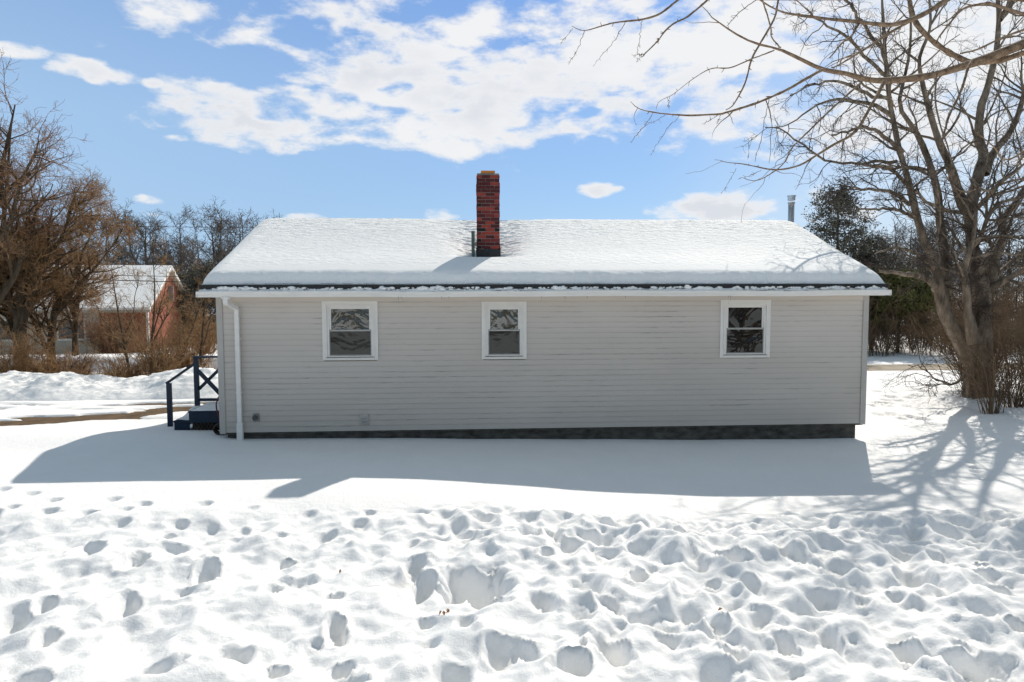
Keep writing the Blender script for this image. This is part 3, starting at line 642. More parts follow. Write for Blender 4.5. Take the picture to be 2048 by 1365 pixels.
# ------------------------------------------------------------------ neighbours across the road
def pt(px, D_, z): # world point at depth D_ on the column px, height z
    q = atD(px, 690, D_); return np.array([q[0], q[1], z])
nb = empty('brick_house', tuple(pt(300, 32, -.1)), 'low red brick house with snowy gable roof across the street', 'house')
A = pt(297, 32, -.1); ang = R(8); gd = np.array([-math.sin(ang), math.cos(ang), 0]); fd = np.array([-math.cos(ang), -math.sin(ang), 0])
L_, Dp = 7.8, 7.2; ze, zr = 2.0, 3.85
B = A+fd*L_; C_ = A+gd*Dp; Dd = B+gd*Dp; up = np.array([0, 0, 1.])
s = MB(); h_ = up*(ze+.1)
s.add([A, C_, C_+h_, A+gd*Dp/2+up*(zr+.05), A+h_], [(0, 1, 2, 3, 4)]); s.add([B, Dd, Dd+h_, B+gd*Dp/2+up*(zr+.05), B+h_], [(0, 4, 3, 2, 1)])
s.add([C_, Dd, Dd+h_, C_+h_], [(0, 1, 2, 3)])
# front wall: brick at the ends, cream panel in the middle
s.add([A, A+fd*2.0, A+fd*2.0+h_, A+h_], [(0, 3, 2, 1)]); s.add([A+fd*6.8, B, B+h_, A+fd*6.8+h_], [(0, 3, 2, 1)])
s.build('wall', NBRICK, nb)
s = MB(); s.add([A+fd*2.0, A+fd*6.8, A+fd*6.8+h_, A+fd*2.0+h_], [(0, 3, 2, 1)]); s.build('cream_wall', CREAM, nb)
ov = .35
def roofpoly(s, off, thick):
    e0 = A-gd*ov-fd*ov*.6+up*(ze-.10+off); e1 = B-gd*ov+fd*ov*.6+up*(ze-.10+off); r0 = A+gd*Dp/2-fd*ov*.6+up*(zr+.1+off); r1 = B+gd*Dp/2+fd*ov*.6+up*(zr+.1+off)
    b0 = C_+gd*ov-fd*ov*.6+up*(ze-.10+off); b1 = Dd+gd*ov+fd*ov*.6+up*(ze-.10+off); t_ = up*thick
    P = [e0, e1, r1, r0, b0, b1]; P2 = [q+t_ for q in P]
    s.add(P+P2, [(0, 3, 2, 1), (3, 4, 5, 2), (6, 7, 8, 9), (9, 8, 11, 10), (0, 1, 7, 6), (4, 10, 11, 5), (0, 6, 9, 3), (3, 9, 10, 4), (1, 2, 8, 7), (2, 5, 11, 8)])
s = MB(); roofpoly(s, 0, .12); rf2 = s.build('roof', CREAM, nb)
s = MB(); roofpoly(s, .125, .10); s.build('snow_cover', SNOW, rf2)
mid_ = A+gd*Dp/2-fd*.02; s = MB(); s.bar(mid_+up*2.35, mid_+up*3.15, .45, .05); s.build('gable_vent', GREYM, nb)
for t in (2.6, 5.2):
    s = MB(); q = A+fd*t-gd*.02; s.bar(q+up*.7, q+fd*1.1+up*.7, .04, .08); s.bar(q+up*1.6, q+fd*1.1+up*1.6, .04, .08); s.bar(q+up*.7, q+up*1.64, .06, .05); s.bar(q+fd*1.1+up*.7, q+fd*1.1+up*1.64, .06, .05)
    fw = s.build('window', WHITE, nb); s = MB(); s.add([q+up*.72, q+fd*1.08+up*.72, q+fd*1.08+up*1.6, q+up*1.6], [(0, 3, 2, 1)]); s.build('pane', DGLASS, fw)
s = MB(); q = A+fd*.05-gd*.03-fd*.06; s.bar(q, q+up*(ze), .10, .10); s.build('corner_downspout', WHITE, nb)
nb2 = empty('tan_building', tuple(pt(415, 44, -.1)), 'low tan building with snowy roof beyond the red brick house', 'building')
P0 = pt(372, 44, -.1); P1 = pt(520, 47, -.1); back = np.array([0, 7., 0]); h_ = up*1.35
s = MB(); s.add([P0, P1, P1+h_, P0+h_, P0+back, P1+back, P1+back+h_, P0+back+h_], [(0, 1, 2, 3), (1, 5, 6, 2), (5, 4, 7, 6), (4, 0, 3, 7)]); s.build('wall', TAN, nb2)
s = MB(); e_ = np.array([.3, 0, 0]); f0 = P0-e_+h_+np.array([0, -.4, 0]); f1 = P1+e_+h_+np.array([0, -.4, 0]); m0 = (P0+back/2)-e_+up*2.4; m1 = (P1+back/2)+e_+up*2.4; k0 = P0+back-e_+h_; k1 = P1+back+e_+h_
s.add([f0, f1, m1, m0, k0, k1], [(0, 1, 2, 3), (3, 2, 5, 4), (0, 3, 4), (1, 5, 2), (0, 4, 5, 1)]); s.build('snow_roof', SNOW, nb2)
for px in (400, 425, 447):
    q = pt(px, 43.85, .45); s = MB(); s.box(q[0], q[0]+.7, q[1]-.03, q[1]+.1, .35, 1.05); s.build('window', DGLASS, nb2)
# power lines
def cable(P, Q, sag, name, lab, r=.014):
    pts = [np.array(P)*(1-t)+np.array(Q)*t-np.array([0, 0, sag*4*t*(1-t)]) for t in np.linspace(0, 1, 41)]
    s = MB(); s.tube(pts, r, 5); o = s.build(name, SHINGLE, None, base=tuple(P)); return tag(o, lab, 'cable')
cable(atD(-250, 440, 40), atD(760, 452, 60), .25, 'overhead_cable', 'topmost thin dark cable crossing the sky left of the roof', .017)
cable(atD(-200, 536, 26), atD(640, 556, 34), .1, 'overhead_cable', 'upper of two cables crossing in front of the brick house roof', .012)
cable(atD(-200, 541, 26), atD(640, 566, 34), .15, 'overhead_cable', 'lower thicker cable crossing in front of the brick house roof', .020)

# ------------------------------------------------------------------ trees
def resample(pts, n):
    P = np.array(pts, float)
    # Catmull-Rom through the control points
    if len(P) > 2:
        Q = [P[0]]; E_ = np.vstack([2*P[0]-P[1], P, 2*P[-1]-P[-2]])
        for i in range(1, len(E_)-2):
            for t in np.linspace(0, 1, 7)[1:]:
                a, b_, c_, d = E_[i-1], E_[i], E_[i+1], E_[i+2]
                Q.append(.5*((2*b_)+(-a+c_)*t+(2*a-5*b_+4*c_-d)*t*t+(-a+3*b_-3*c_+d)*t**3))
        P = np.array(Q)
    L = np.r_[0, np.cumsum(np.linalg.norm(np.diff(P, axis=0), axis=1))]; t = np.linspace(0, L[-1], n)
    return np.stack([np.interp(t, L, P[:, k]) for k in range(P.shape[1])], 1)
def tubes(P, Rr, k):
    """P (M,N,3), Rr (M,N) -> verts, quads"""
    M_, N_, _ = P.shape; T = np.gradient(P, axis=1); T /= np.linalg.norm(T, axis=2, keepdims=True)+1e-9
    ref = np.where(np.abs(T[:, :1, 2:3]) > .8, np.array([1., .2, 0]), np.array([.1, .2, 1.])); U = np.cross(T, ref); U /= np.linalg.norm(U, axis=2, keepdims=True)+1e-9
    Vv = np.cross(T, U); a = np.arange(k)*2*np.pi/k
    ring = P[:, :, None, :]+Rr[:, :, None, None]*(U[:, :, None, :]*np.cos(a)[None, None, :, None]+Vv[:, :, None, :]*np.sin(a)[None, None, :, None])
    V_ = ring.reshape(-1, 3); ii = np.arange(M_*N_*k).reshape(M_, N_, k); j = np.roll(ii, -1, 2)
    F_ = np.stack([ii[:, :-1], j[:, :-1], j[:, 1:], ii[:, 1:]], -1).reshape(-1, 4); return V_, F_
def join(parts):
    Vs, Fs, o = [], [], 0
    for V_, F_ in parts: Vs.append(V_); Fs.append(F_+o); o += len(V_)
    return np.concatenate(Vs), np.concatenate(Fs)
def grow(P, Rr, n, L, r0, ang, N_=6, wig=.25, trop=(0, 0, .1), t0=.25, t1=1., rmin=.003, g=rng, Lvar=.5, taper=.25, jitter=None):
    """children along every parent polyline; returns (P2,R2)"""
    M_, K, _ = P.shape; t = g.uniform(t0, t1, (M_, n))
    f_ = t*(K-1); i = np.clip(f_.astype(int), 0, K-2); w = (f_-i)[..., None]; m_ = np.arange(M_)[:, None]
    S = P[m_, i]*(1-w)+P[m_, i+1]*w; T = P[m_, i+1]-P[m_, i]; T /= np.linalg.norm(T, axis=2, keepdims=True)+1e-9
    pr = Rr[m_, i]*(1-w[..., 0])+Rr[m_, i+1]*w[..., 0]
    rnd = g.normal(size=(M_, n, 3)); rnd -= (rnd*T).sum(2, keepdims=True)*T; rnd /= np.linalg.norm(rnd, axis=2, keepdims=True)+1e-9
    a = R(ang)*g.uniform(.65, 1.35, (M_, n))[..., None]; d = T*np.cos(a)+rnd*np.sin(a)
    ln = L*(1-Lvar*t)*g.uniform(.55, 1.25, (M_, n))
    if not np.isscalar(L) and False: pass
    S = S.reshape(-1, 3); d = d.reshape(-1, 3); ln = ln.reshape(-1); pr = pr.reshape(-1)
    st = ln/(N_-1); Q = [S]; cur = S
    for k in range(N_-1):
        d = d+g.normal(size=d.shape)*wig+np.array(trop)*(1 if k else .5); d /= np.linalg.norm(d, axis=1, keepdims=True)
        cur = cur+d*st[:, None]; Q.append(cur)
    Q = np.stack(Q, 1); rr_ = np.minimum(pr*.72, r0)*g.uniform(.75, 1.1, len(pr)); rr_ = np.maximum(rr_, rmin)
    Rn = rr_[:, None]*np.linspace(1, taper, N_)[None, :]; return Q, np.maximum(Rn, rmin*.7)
def flatten_into(name, parts, m, parent=None, base=(0, 0, 0)):
    V_, F_ = join(parts); return mesh_np(name, V_, F_, m, parent, smooth=True, base=base)
def pathpx(pts, N_=14):
    """control points (px, py, depth, radius in px at 2048) -> world polyline + radii"""
    Q = [np.r_[atD(a, b_, d), r/FPX*d] for (a, b_, d, r) in pts]; S = resample(Q, N_); return S[:, :3][None], S[:, 3][None]
def Cc(x, y): return 1748+x/2.483, 300+y/2.483
def Aa(x, y): return 1448+x/3.25, y/3.25
def Bb(x, y): return 1100+x/3.413, y/3.413
# --- the large many-stemmed tree right of the house
TD = 18.3; tb = atD(1962, 800, TD); tb[2] = gz(tb[0], tb[1])-.1
bt = empty('bare_tree', tuple(tb), 'huge bare multi stemmed grey barked tree standing right of the house', 'tree')
def seq(fn, L, d0, d1=None):
    n_ = len(L); d1 = d0 if d1 is None else d1; out = []
    for i, (x, y, r) in enumerate(L): a, b_ = fn(x, y); out.append((a, b_, d0+(d1-d0)*i/(n_-1), r))
    return out
trunk = seq(Cc, [(525, 1290, 40), (520, 1180, 31), (520, 1080, 27), (525, 960, 26), (530, 840, 22), (530, 720, 21)], TD)
stems = [
 seq(Cc, [(500, 1060, 22), (440, 960, 20), (375, 860, 17.5), (335, 750, 15), (318, 640, 13), (290, 540, 12), (250, 450, 11), (212, 330, 10.5), (185, 210, 10), (150, 80, 9), (125, 0, 8.5)], TD, TD-.6)+seq(Aa, [(1100, 780, 8.5), (1075, 650, 8), (1055, 450, 7), (1045, 300, 6.5), (1030, 60, 5.5), (1025, -70, 3)], TD-.6, TD-1),
 seq(Cc, [(345, 760, 13), (345, 640, 11.5), (348, 500, 11), (328, 370, 10), (320, 240, 9.5), (290, 110, 9), (250, 0, 8.5)], TD, TD+.5)+seq(Aa, [(1260, 880, 8), (1200, 790, 7), (1140, 690, 6), (1160, 560, 5.5), (1200, 380, 5), (1215, 180, 4.5), (1200, -100, 3.5)], TD+.5, TD+.8),
 seq(Cc, [(500, 960, 16), (465, 800, 11), (458, 690, 10), (450, 590, 9.5), (475, 500, 9.5), (498, 400, 8), (508, 300, 7)], TD-.5, TD-.9),
 seq(Cc, [(530, 740, 22), (515, 600, 20), (490, 480, 18), (475, 380, 17.5), (462, 290, 17)], TD),
 seq(Cc, [(462, 300, 14), (430, 240, 12), (400, 150, 10.5), (375, 70, 9.5), (340, 0, 9)], TD, TD-.5)+seq(Aa, [(1380, 870, 8.5), (1330, 700, 8), (1290, 540, 7), (1260, 560, 6)][:3]+[(1270, 380, 6), (1340, 180, 5), (1330, -60, 4)], TD-.5, TD-1),
 seq(Cc, [(470, 300, 14), (500, 200, 13), (525, 100, 12.5), (545, 20, 12)], TD, TD+.5)+seq(Aa, [(1655, 900, 11.5), (1670, 700, 10.5), (1710, 580, 10), (1770, 330, 9), (1785, 100, 8), (1770, -100, 6)], TD+.5, TD+1),
 seq(Aa, [(1790, 130, 7), (1850, 60, 6.5), (1900, -40, 6), (1940, -120, 4)], TD+1, TD+1.2),
 seq(Cc, [(550, 120, 10), (580, 40, 9), (620, -20, 8.5)], TD+.6, TD+.8)+seq(Aa, [(1860, 860, 8), (1920, 720, 7.5), (1960, 560, 7), (2010, 380, 6)], TD+.8, TD+1),
 seq(Cc, [(555, 760, 13), (580, 640, 13), (595, 550, 12), (640, 430, 11), (638, 350, 10.5), (690, 280, 9.5), (760, 170, 8), (830, 60, 7)], TD, TD+1),
 seq(Cc, [(560, 710, 10), (620, 665, 9), (680, 630, 8.5), (760, 590, 8), (860, 560, 7), (960, 470, 5)], TD, TD-1),
 seq(Cc, [(550, 670, 7), (640, 595, 6.5), (745, 505, 6), (850, 430, 5)], TD, TD+1.5),
 seq(Cc, [(470, 500, 6), (530, 430, 5.5), (600, 490, 5)][:2]+[(560, 350, 5), (620, 270, 4.5), (745, 230, 3.5), (880, 200, 3)], TD-.4, TD-1.6),
 seq(Cc, [(500, 300, 6), (560, 240, 6), (620, 170, 5.5), (700, 110, 4.5), (780, 40, 4)], TD-.4, TD-1.8),
]
lats = [
 seq(Cc, [(312, 700, 6.5), (290, 665, 6.5), (250, 640, 6), (180, 620, 5), (110, 612, 4), (20, 602, 2.5)], TD-.1, TD-1.6),
 seq(Cc, [(318, 585, 4), (270, 550, 4), (230, 525, 3.5), (170, 500, 3), (90, 490, 2.5), (0, 520, 1.5)], TD, TD-1.4),
 seq(Cc, [(195, 335, 4), (150, 308, 3.5), (90, 295, 3), (0, 290, 2.2), (-90, 300, 1.5)], TD-.4, TD-1.8),
 seq(Cc, [(175, 270, 4.5), (130, 230, 4), (70, 208, 3.5), (0, 198, 3), (-120, 190, 2)], TD-.4, TD-2.2),
 seq(Cc, [(440, 315, 4), (370, 300, 4), (300, 275, 3.5), (250, 250, 3), (205, 200, 2.5)], TD-.2, TD-1.8),
 seq(Cc, [(160, 170, 4), (100, 110, 3.5), (20, 85, 3), (-90, 70, 2)], TD-.5, TD-2.4),
 seq(Cc, [(300, 130, 3.5), (200, 95, 3), (100, 90, 2.6), (0, 75, 2)], TD, TD-2),
 seq(Aa, [(1160, 990, 4.5), (1050, 900, 4), (930, 830, 3), (800, 855, 2.4), (700, 880, 1.6)], TD-.6, TD-2.2),
 seq(Aa, [(1100, 760, 5), (1000, 700, 4), (880, 660, 3.4), (750, 650, 2.8), (600, 690, 2), (460, 790, 1.4), (330, 830, 1.1)], TD-.7, TD-2.6),
 seq(Aa, [(1080, 640, 4), (960, 620, 3.4), (820, 560, 3), (700, 530, 2.4), (560, 560, 1.6), (430, 620, 1.2)], TD-.7, TD-2.5),
 seq(Aa, [(1060, 500, 4), (950, 400, 3.4), (850, 290, 3), (740, 200, 2.4), (600, 130, 1.8), (480, 90, 1.3)], TD-.7, TD-2.6),
 seq(Aa, [(1050, 360, 3.6), (930, 200, 3.2), (840, 60, 2.8), (760, -60, 2)], TD-.7, TD-2),
 seq(Aa, [(1120, 1050, 3.6), (960, 1060, 3), (830, 1070, 2.6), (640, 1030, 2.2), (500, 940, 1.8), (380, 850, 1.4), (270, 830, 1)], TD-.5, TD-2.6),
 seq(Cc, [(470, 1090, 3), (440, 1135, 3), (405, 1160, 2.4), (372, 1165, 2), (310, 1140, 1.6), (250, 1090, 1.2), (170, 1070, .9)], TD-.3, TD-1.2),
 seq(Cc, [(370, 566, 3), (410, 585, 3), (440, 620, 3), (460, 640, 3)], TD-.1, TD-.4),
 seq(Cc, [(380, 735, 2), (440, 755, 2), (500, 790, 1.8)], TD-.2, TD-.3),
 seq(Cc, [(520, 455, 3.5), (580, 435, 3.2), (660, 432, 3), (760, 445, 2.6), (860, 440, 2)], TD-.1, TD-.6),
 seq(Cc, [(590, 480, 4), (560, 450, 3.5), (530, 415, 3), (505, 400, 3)], TD, TD-.5),
 seq(Cc, [(560, 600, 3.5), (553, 570, 3.2), (530, 565, 3)], TD, TD-.2),
 seq(Cc, [(600, 710, 3), (660, 700, 2.6), (745, 690, 2.2), (830, 700, 1.6)], TD, TD-.4),
]
def stemset(lst, N_): 
    PP = [pathpx(s_, N_) for s_ in lst]; return np.concatenate([p[0] for p in PP]), np.concatenate([p[1] for p in PP])
g1 = np.random.default_rng(21)
Pt, Rt = pathpx(trunk, 14); Pt[0, :, :2] += .0
Ps, Rs = stemset(stems, 26)
Rs = Rs*(1+.06*np.sin(np.arange(26)*1.7))[None]*np.linspace(.88, .46, 26)[None]; Rt = Rt*.88
flatten_into('trunk', [tubes(Pt, Rt, 18), tubes(Ps, Rs, 12)], BARK_G, bt, base=tb)
Pl, Rl = stemset(lats, 18)
Pl[:, 1:-1] += g1.normal(size=(len(Pl), 16, 3))*.02
def crown(P, Rr, g, specs):
    out = []; lv = (P, Rr)
    for sp_ in specs:
        lv = grow(lv[0], lv[1], g=g, **sp_); out.append(lv)
    return out
Rl = np.maximum(Rl, .008)
b1 = [grow(Ps, Rs, n=13, L=2.3, r0=.035, ang=52, N_=9, wig=.16, trop=(0, -.01, .04), t0=.22, rmin=.009, g=g1, Lvar=.35)]
b1b = grow(Pl, Rl, n=9, L=1.2, r0=.016, ang=45, N_=8, wig=.2, trop=(0, 0, .02), t0=.2, rmin=.007, g=g1, Lvar=.4)
b2 = grow(b1[0][0], b1[0][1], n=7, L=.95, r0=.012, ang=45, N_=7, wig=.2, trop=(0, 0, .03), t0=.2, rmin=.0055, g=g1)
b2b = grow(b1b[0], b1b[1], n=6, L=.55, r0=.008, ang=45, N_=6, wig=.22, trop=(0, 0, -.01), t0=.15, rmin=.005, g=g1)
b3 = grow(b2[0], b2[1], n=5, L=.42, r0=.006, ang=48, N_=5, wig=.25, trop=(0, 0, .04), t0=.2, rmin=.0042, g=g1)
b3b = grow(b2b[0], b2b[1], n=3, L=.25, r0=.005, ang=50, N_=4, wig=.3, trop=(0, 0, .05), t0=.2, rmin=.004, g=g1)
flatten_into('limbs', [tubes(Pl, Rl, 8), tubes(*b1[0], 6)], BARK_G, bt, base=tb)
flatten_into('twigs', [tubes(*b1b, 5), tubes(*b2, 4), tubes(*b2b, 4), tubes(*b3, 3), tubes(*b3b, 3)], BARK_T, bt, base=tb)
# --- the near tree whose branches hang into the top right corner (its trunk stands outside the frame)
nbase = np.array([12.6, -6.3, -.3])
nt_ = empty('overhanging_tree', tuple(nbase), 'tan barked near branches reaching in from the top right corner', 'tree')
ND = 5.6
mains = [
 seq(Aa, [(2600, 60, 14), (2250, 170, 12), (1950, 285, 9.5), (1700, 382, 8.5), (1450, 462, 7.2), (1280, 502, 6.6), (1080, 522, 6), (930, 517, 5.4), (800, 480, 4.8), (640, 450, 4), (500, 385, 3.4), (360, 320, 2.7), (200, 280, 2.2), (60, 210, 1.8), (0, 165, 1.5), (-75, 115, 1.2), (-110, 70, .9), (-140, 45, .6)], ND+.7, ND-1.0),
 seq(Aa, [(2250, 260, 7), (1950, 345, 6), (1800, 392, 5.6), (1610, 408, 5.2), (1450, 340, 5), (1330, 250, 4.8), (1235, 140, 4.6), (1200, 0, 4.3), (1190, -160, 4)], ND+.4, ND+.9),
 seq(Aa, [(1040, 535, 4), (1000, 610, 3.4), (960, 680, 3), (850, 860, 2.6), (700, 950, 2.4), (600, 1010, 2.1), (480, 1080, 1.8), (330, 1110, 1.6), (200, 1090, 1.2), (100, 1070, .9), (0, 1060, .7), (-60, 1040, .4)], ND-.3, ND-1.4),
 seq(Aa, [(640, 455, 3.2), (540, 510, 2.8), (420, 580, 2.6), (290, 640, 2.4), (150, 690, 2.2), (0, 730, 2)], ND-.6, ND-1.2)+seq(Bb, [(1160, 775, 1.9), (960, 785, 1.7), (800, 775, 1.4), (700, 760, 1.2), (620, 740, .9), (550, 695, .5)], ND-1.2, ND-1.5),
 seq(Aa, [(890, 540, 2.4), (800, 620, 2), (700, 710, 1.8), (550, 850, 1.5), (440, 960, 1.3), (400, 1040, 1.2), (330, 1110, 1.1), (220, 1170, .8), (130, 1160, .5)], ND-.5, ND-1.4),
 seq(Aa, [(1760, -200, 7), (1450, 0, 5.4), (1300, 90, 5), (1180, 140, 4.6), (1060, 160, 4.2), (900, 140, 3.8), (700, 120, 3), (550, 100, 2.5), (380, 70, 1.9), (250, 0, 1.5), (150, -90, 1)], ND-1.0, ND-1.8),
 seq(Bb, [(1600, -120, 2.2), (1560, 0, 2), (1530, 130, 1.9), (1430, 300, 1.8), (1370, 410, 1.7), (1330, 560, 1.5), (1250, 710, 1.2), (1200, 752, .8)], ND-1.2, ND-1.3),
 seq(Bb, [(1400, -120, 1.6), (1450, 5, 1.5), (1505, 180, 1.5), (1512, 245, 1.3), (1575, 325, 1.3)], ND-1.3, ND-1.1),
 seq(Bb, [(1060, -150, 2.6), (870, 0, 2.2), (750, 90, 2), (620, 130, 1.8), (450, 150, 1.5), (350, 180, 1.2), (235, 210, .9), (150, 180, .5)], ND-1.0, ND-1.5),
 seq(Bb, [(1200, -130, 2.4), (1080, 0, 2.1), (950, 110, 1.9), (850, 160, 1.8), (790, 210, 1.5), (730, 290, 1.3), (640, 380, 1.1)], ND-1.0, ND-1.5),
 seq(Bb, [(1530, 345, 1.3), (1380, 400, 1.2), (1220, 465, 1.1), (1110, 465, 1), (1030, 500, .8), (930, 570, .6), (830, 650, .5), (750, 690, .45), (725, 745, .4)], ND-1.3, ND-1.7),
 seq(Aa, [(2300, 1300, 3), (2050, 1050, 2.6), (1900, 860, 2.2), (1870, 870, 2)][:3]+[(1600, 620, 1.6), (1400, 480, 1.5)], ND+.2, ND-.2) if False else seq(Aa, [(1610, 400, 3), (1585, 450, 2.6), (1540, 600, 2.3), (1480, 720, 2.1), (1440, 830, 2), (1410, 950, 2)], ND+.1, ND-.4),
 seq(Aa, [(1385, 470, 1.7), (1370, 640, 1.6), (1400, 800, 1.5), (1450, 960, 1.4), (1480, 1100, 1.3), (1440, 1180, 1)], ND+.1, ND-.3),
 seq(Aa, [(1085, 520, 1.6), (1080, 620, 1.5), (1110, 700, 1.4), (1180, 640, 1.2), (1210, 560, 1)], ND-.2, ND-.4),
 seq(Aa, [(2200, 120, 3), (1960, 190, 2.4), (1800, 250, 2), (1650, 320, 1.8), (1540, 350, 1.4)], ND-1.0, ND-1.3),
 seq(Aa, [(1290, 95, 2.6), (1100, 200, 2.4), (960, 290, 2.2), (860, 350, 1.9), (780, 400, 1.6), (700, 440, 1.3)], ND-1.1, ND-1.6),
 seq(Aa, [(880, 150, 2.4), (830, 230, 2), (760, 290, 1.6), (690, 380, 1.2)], ND-1.4, ND-1.7),
 seq(Aa, [(2150, 820, 2.6), (1950, 990, 2), (1830, 1040, 1.5), (1760, 960, 1.2), (1640, 860, 1)], ND-.6, ND-1.0),
 seq(Aa, [(2120, 980, 2), (1960, 1010, 1.6), (1900, 1090, 1.4), (1930, 1180, 1.1)], ND-.7, ND-1.0),
 seq(Aa, [(1720, 20, 2.6), (1560, 60, 2.2), (1480, 140, 1.8), (1400, 240, 1.6), (1380, 280, 1.4)], ND-1.0, ND-1.2),
 seq(Aa, [(1500, 1100, 1.2), (1490, 1200, 1.2), (1560, 1250, 1.1), (1640, 1230, 1)], ND-.6, ND-.8),
 seq(Bb, [(1410, 0, .9), (1310, 70, .8), (1255, 120, .7), (1210, 175, .6)], ND-1.3, ND-1.4),
]
small = [[(235, 210, .7), (205, 290, .55), (170, 370, .45), (125, 440, .35)], [(515, 150, .7), (430, 290, .55), (360, 370, .5), (340, 400, .4), (295, 455, .3)], [(630, 130, .55), (618, 230, .5), (602, 320, .4), (600, 370, .3)],
 [(710, 765, .6), (650, 860, .55), (590, 920, .5), (555, 975, .4)], [(785, 785, .5), (720, 830, .45), (655, 855, .35)], [(885, 790, .55), (800, 880, .5), (740, 970, .4), (690, 1060, .3)], [(1495, 680, .7), (1470, 800, .7), (1440, 960, .6), (1400, 1105, .4)],
 [(1150, 785, .5), (1100, 820, .45), (1038, 848, .35)], [(1165, 785, .5), (1140, 850, .4)], [(640, 375, .9), (600, 374, .5), (568, 378, .3)], [(640, 380, .6), (615, 400, .4), (590, 425, .3)], [(1270, 1150, .4), (1230, 1230, .4), (1170, 1325, .3)], [(155, 195, .4), (110, 250, .35), (70, 305, .3)],
 [(820, 655, .4), (808, 700, .4), (815, 738, .35)], [(1440, 1165, .6), (1360, 1200, .5), (1285, 1225, .3)], [(735, 285, .6), (738, 265, .5)]]
g2 = np.random.default_rng(4)
Pm, Rm = stemset(mains, 44); Pm[:, 1:-1] += np.cumsum(g2.normal(size=(len(Pm), 42, 3)), 1)*.0006
Rm = Rm*(1+.09*g2.normal(size=Rm.shape))
Pk, Rk = stemset([seq(Bb, s_, ND-1.4, ND-1.5) for s_ in small], 16); Pk[:, 1:-1] += g2.normal(size=(len(Pk), 14, 3))*.003
Rk = Rk*(1+.25*g2.uniform(-1, 1, Rk.shape))
tr = resample([np.r_[nbase+np.array([0, 0, -.3]), .32], np.r_[nbase+np.array([.0, 0, 1.2]), .24], np.r_[nbase+np.array([-.1, .2, 2.6]), .2], np.r_[nbase+np.array([.1, .3, 4.6]), .15], np.r_[nbase+np.array([.3, .4, 7.5]), .07]], 20)
def feeder(tgt, tr_, z, r0, r1):
    k = np.argmin(abs(tr_[:, 2]-z)); a = tr_[k, :3]; m_ = (a+tgt)/2+np.array([0, 0, .25]); return resample([np.r_[a, r0], np.r_[m_, (r0+r1)/2], np.r_[tgt, r1]], 44)
fe = [feeder(Pm[i, 0], tr, z, r, Rm[i, 0]) for i, z, r in ((0, 3.4, .10), (1, 3.2, .06), (5, 4.4, .08), (6, 5.0, .04), (7, 5.2, .03), (8, 5.0, .05), (9, 5.2, .05), (14, 3.8, .04), (17, 2.2, .04), (18, 2.0, .03), (19, 4.2, .03), (21, 5.2, .02))]
fe = np.array(fe)
flatten_into('trunk', [tubes(tr[None, :, :3], tr[None, :, 3], 14)], BARK_N, nt_, base=nbase)
k1 = grow(Pm[[0, 1, 2, 3, 4, 5, 15, 16]], Rm[[0, 1, 2, 3, 4, 5, 15, 16]], n=4, L=.5, r0=.0045, ang=50, N_=9, wig=.2, trop=(0, 0, -.06), t0=.35, rmin=.0014, g=g2)
spur = grow(Pm, Rm, n=9, L=.035, r0=.0035, ang=65, N_=3, wig=.1, trop=(0, 0, 0), t0=.2, rmin=.0016, g=g2, taper=.6)
spk = grow(Pk, Rk, n=7, L=.03, r0=.0018, ang=50, N_=3, wig=.1, trop=(0, 0, 0), t0=.2, rmin=.0011, g=g2, taper=.7)
flatten_into('branches', [tubes(Pm, Rm, 10), tubes(fe[:, :, :3], fe[:, :, 3], 10), tubes(Pk, Rk, 5), tubes(*k1, 4), tubes(*spur, 5), tubes(*spk, 4)], BARK_N, nt_, base=nbase)

# --- generic bare tree
def bare_tree(name, base, h, lab, cat='tree', group=None, seed=1, r=.12, lean=(0, 0), bark=BARK_D, twig=TWIG_F, n1=14, n2=7, n3=5, n4=0, spread=1.0, rm=.006, trop=.10, forks=3, droop=0., low=.25, leader=.35):
    g = np.random.default_rng(seed); base = np.array(base, float)
    root = empty(name, tuple(base), lab, cat, group)
    ctrl = [np.r_[base-np.array([0, 0, .2]), r*1.25], np.r_[base+np.array([0, 0, .25]), r], np.r_[base+np.array([lean[0]*.3, lean[1]*.3, h*.3]), r*.8], np.r_[base+np.array([lean[0]*.6+g.normal()*.1, lean[1]*.6, h*.62]), r*.5], np.r_[base+np.array([lean[0], lean[1], h*.97]), r*.1]]
    T_ = resample(ctrl, 22); P = T_[None, :, :3]; Rr = T_[None, :, 3]
    F1 = grow(P, Rr, n=forks, L=h*.75*spread, r0=r*.62, ang=30, N_=14, wig=.07, trop=(0, 0, .05), t0=low*.7, t1=.5, rmin=rm*2, g=g, Lvar=.3)
    l1 = grow(np.concatenate([resample(T_, 14)[None, :, :3], F1[0]]), np.concatenate([resample(T_, 14)[None, :, 3], F1[1]]), n=n1, L=h*leader*spread, r0=r*.3, ang=48, N_=9, wig=.13, trop=(0, 0, trop), t0=low, rmin=rm*1.5, g=g, Lvar=.5)
    l2 = grow(*l1, n=n2, L=h*.16*spread, r0=r*.12, ang=48, N_=6, wig=.26, trop=(0, 0, trop*.6-droop), t0=.2, rmin=rm, g=g)
    l3 = grow(*l2, n=n3, L=h*.08*spread, r0=r*.05, ang=48, N_=5, wig=.34, trop=(0, 0, trop*.5-droop), t0=.15, rmin=rm*.8, g=g)
    tp = [tubes(*l2, 3), tubes(*l3, 3)]
    if n4:
        l4 = grow(*l3, n=n4, L=h*.045*spread, r0=r*.04, ang=45, N_=4, wig=.28, trop=(0, 0, trop*.3-droop), t0=.1, rmin=rm*.7, g=g); tp.append(tubes(*l4, 3))
    flatten_into('trunk', [tubes(P, Rr, 10), tubes(*F1, 8)], bark, root, base=base)
    flatten_into('limbs', [tubes(*l1, 4)], bark, root, base=base)
    flatten_into('twigs', tp, twig, root, base=base); return root
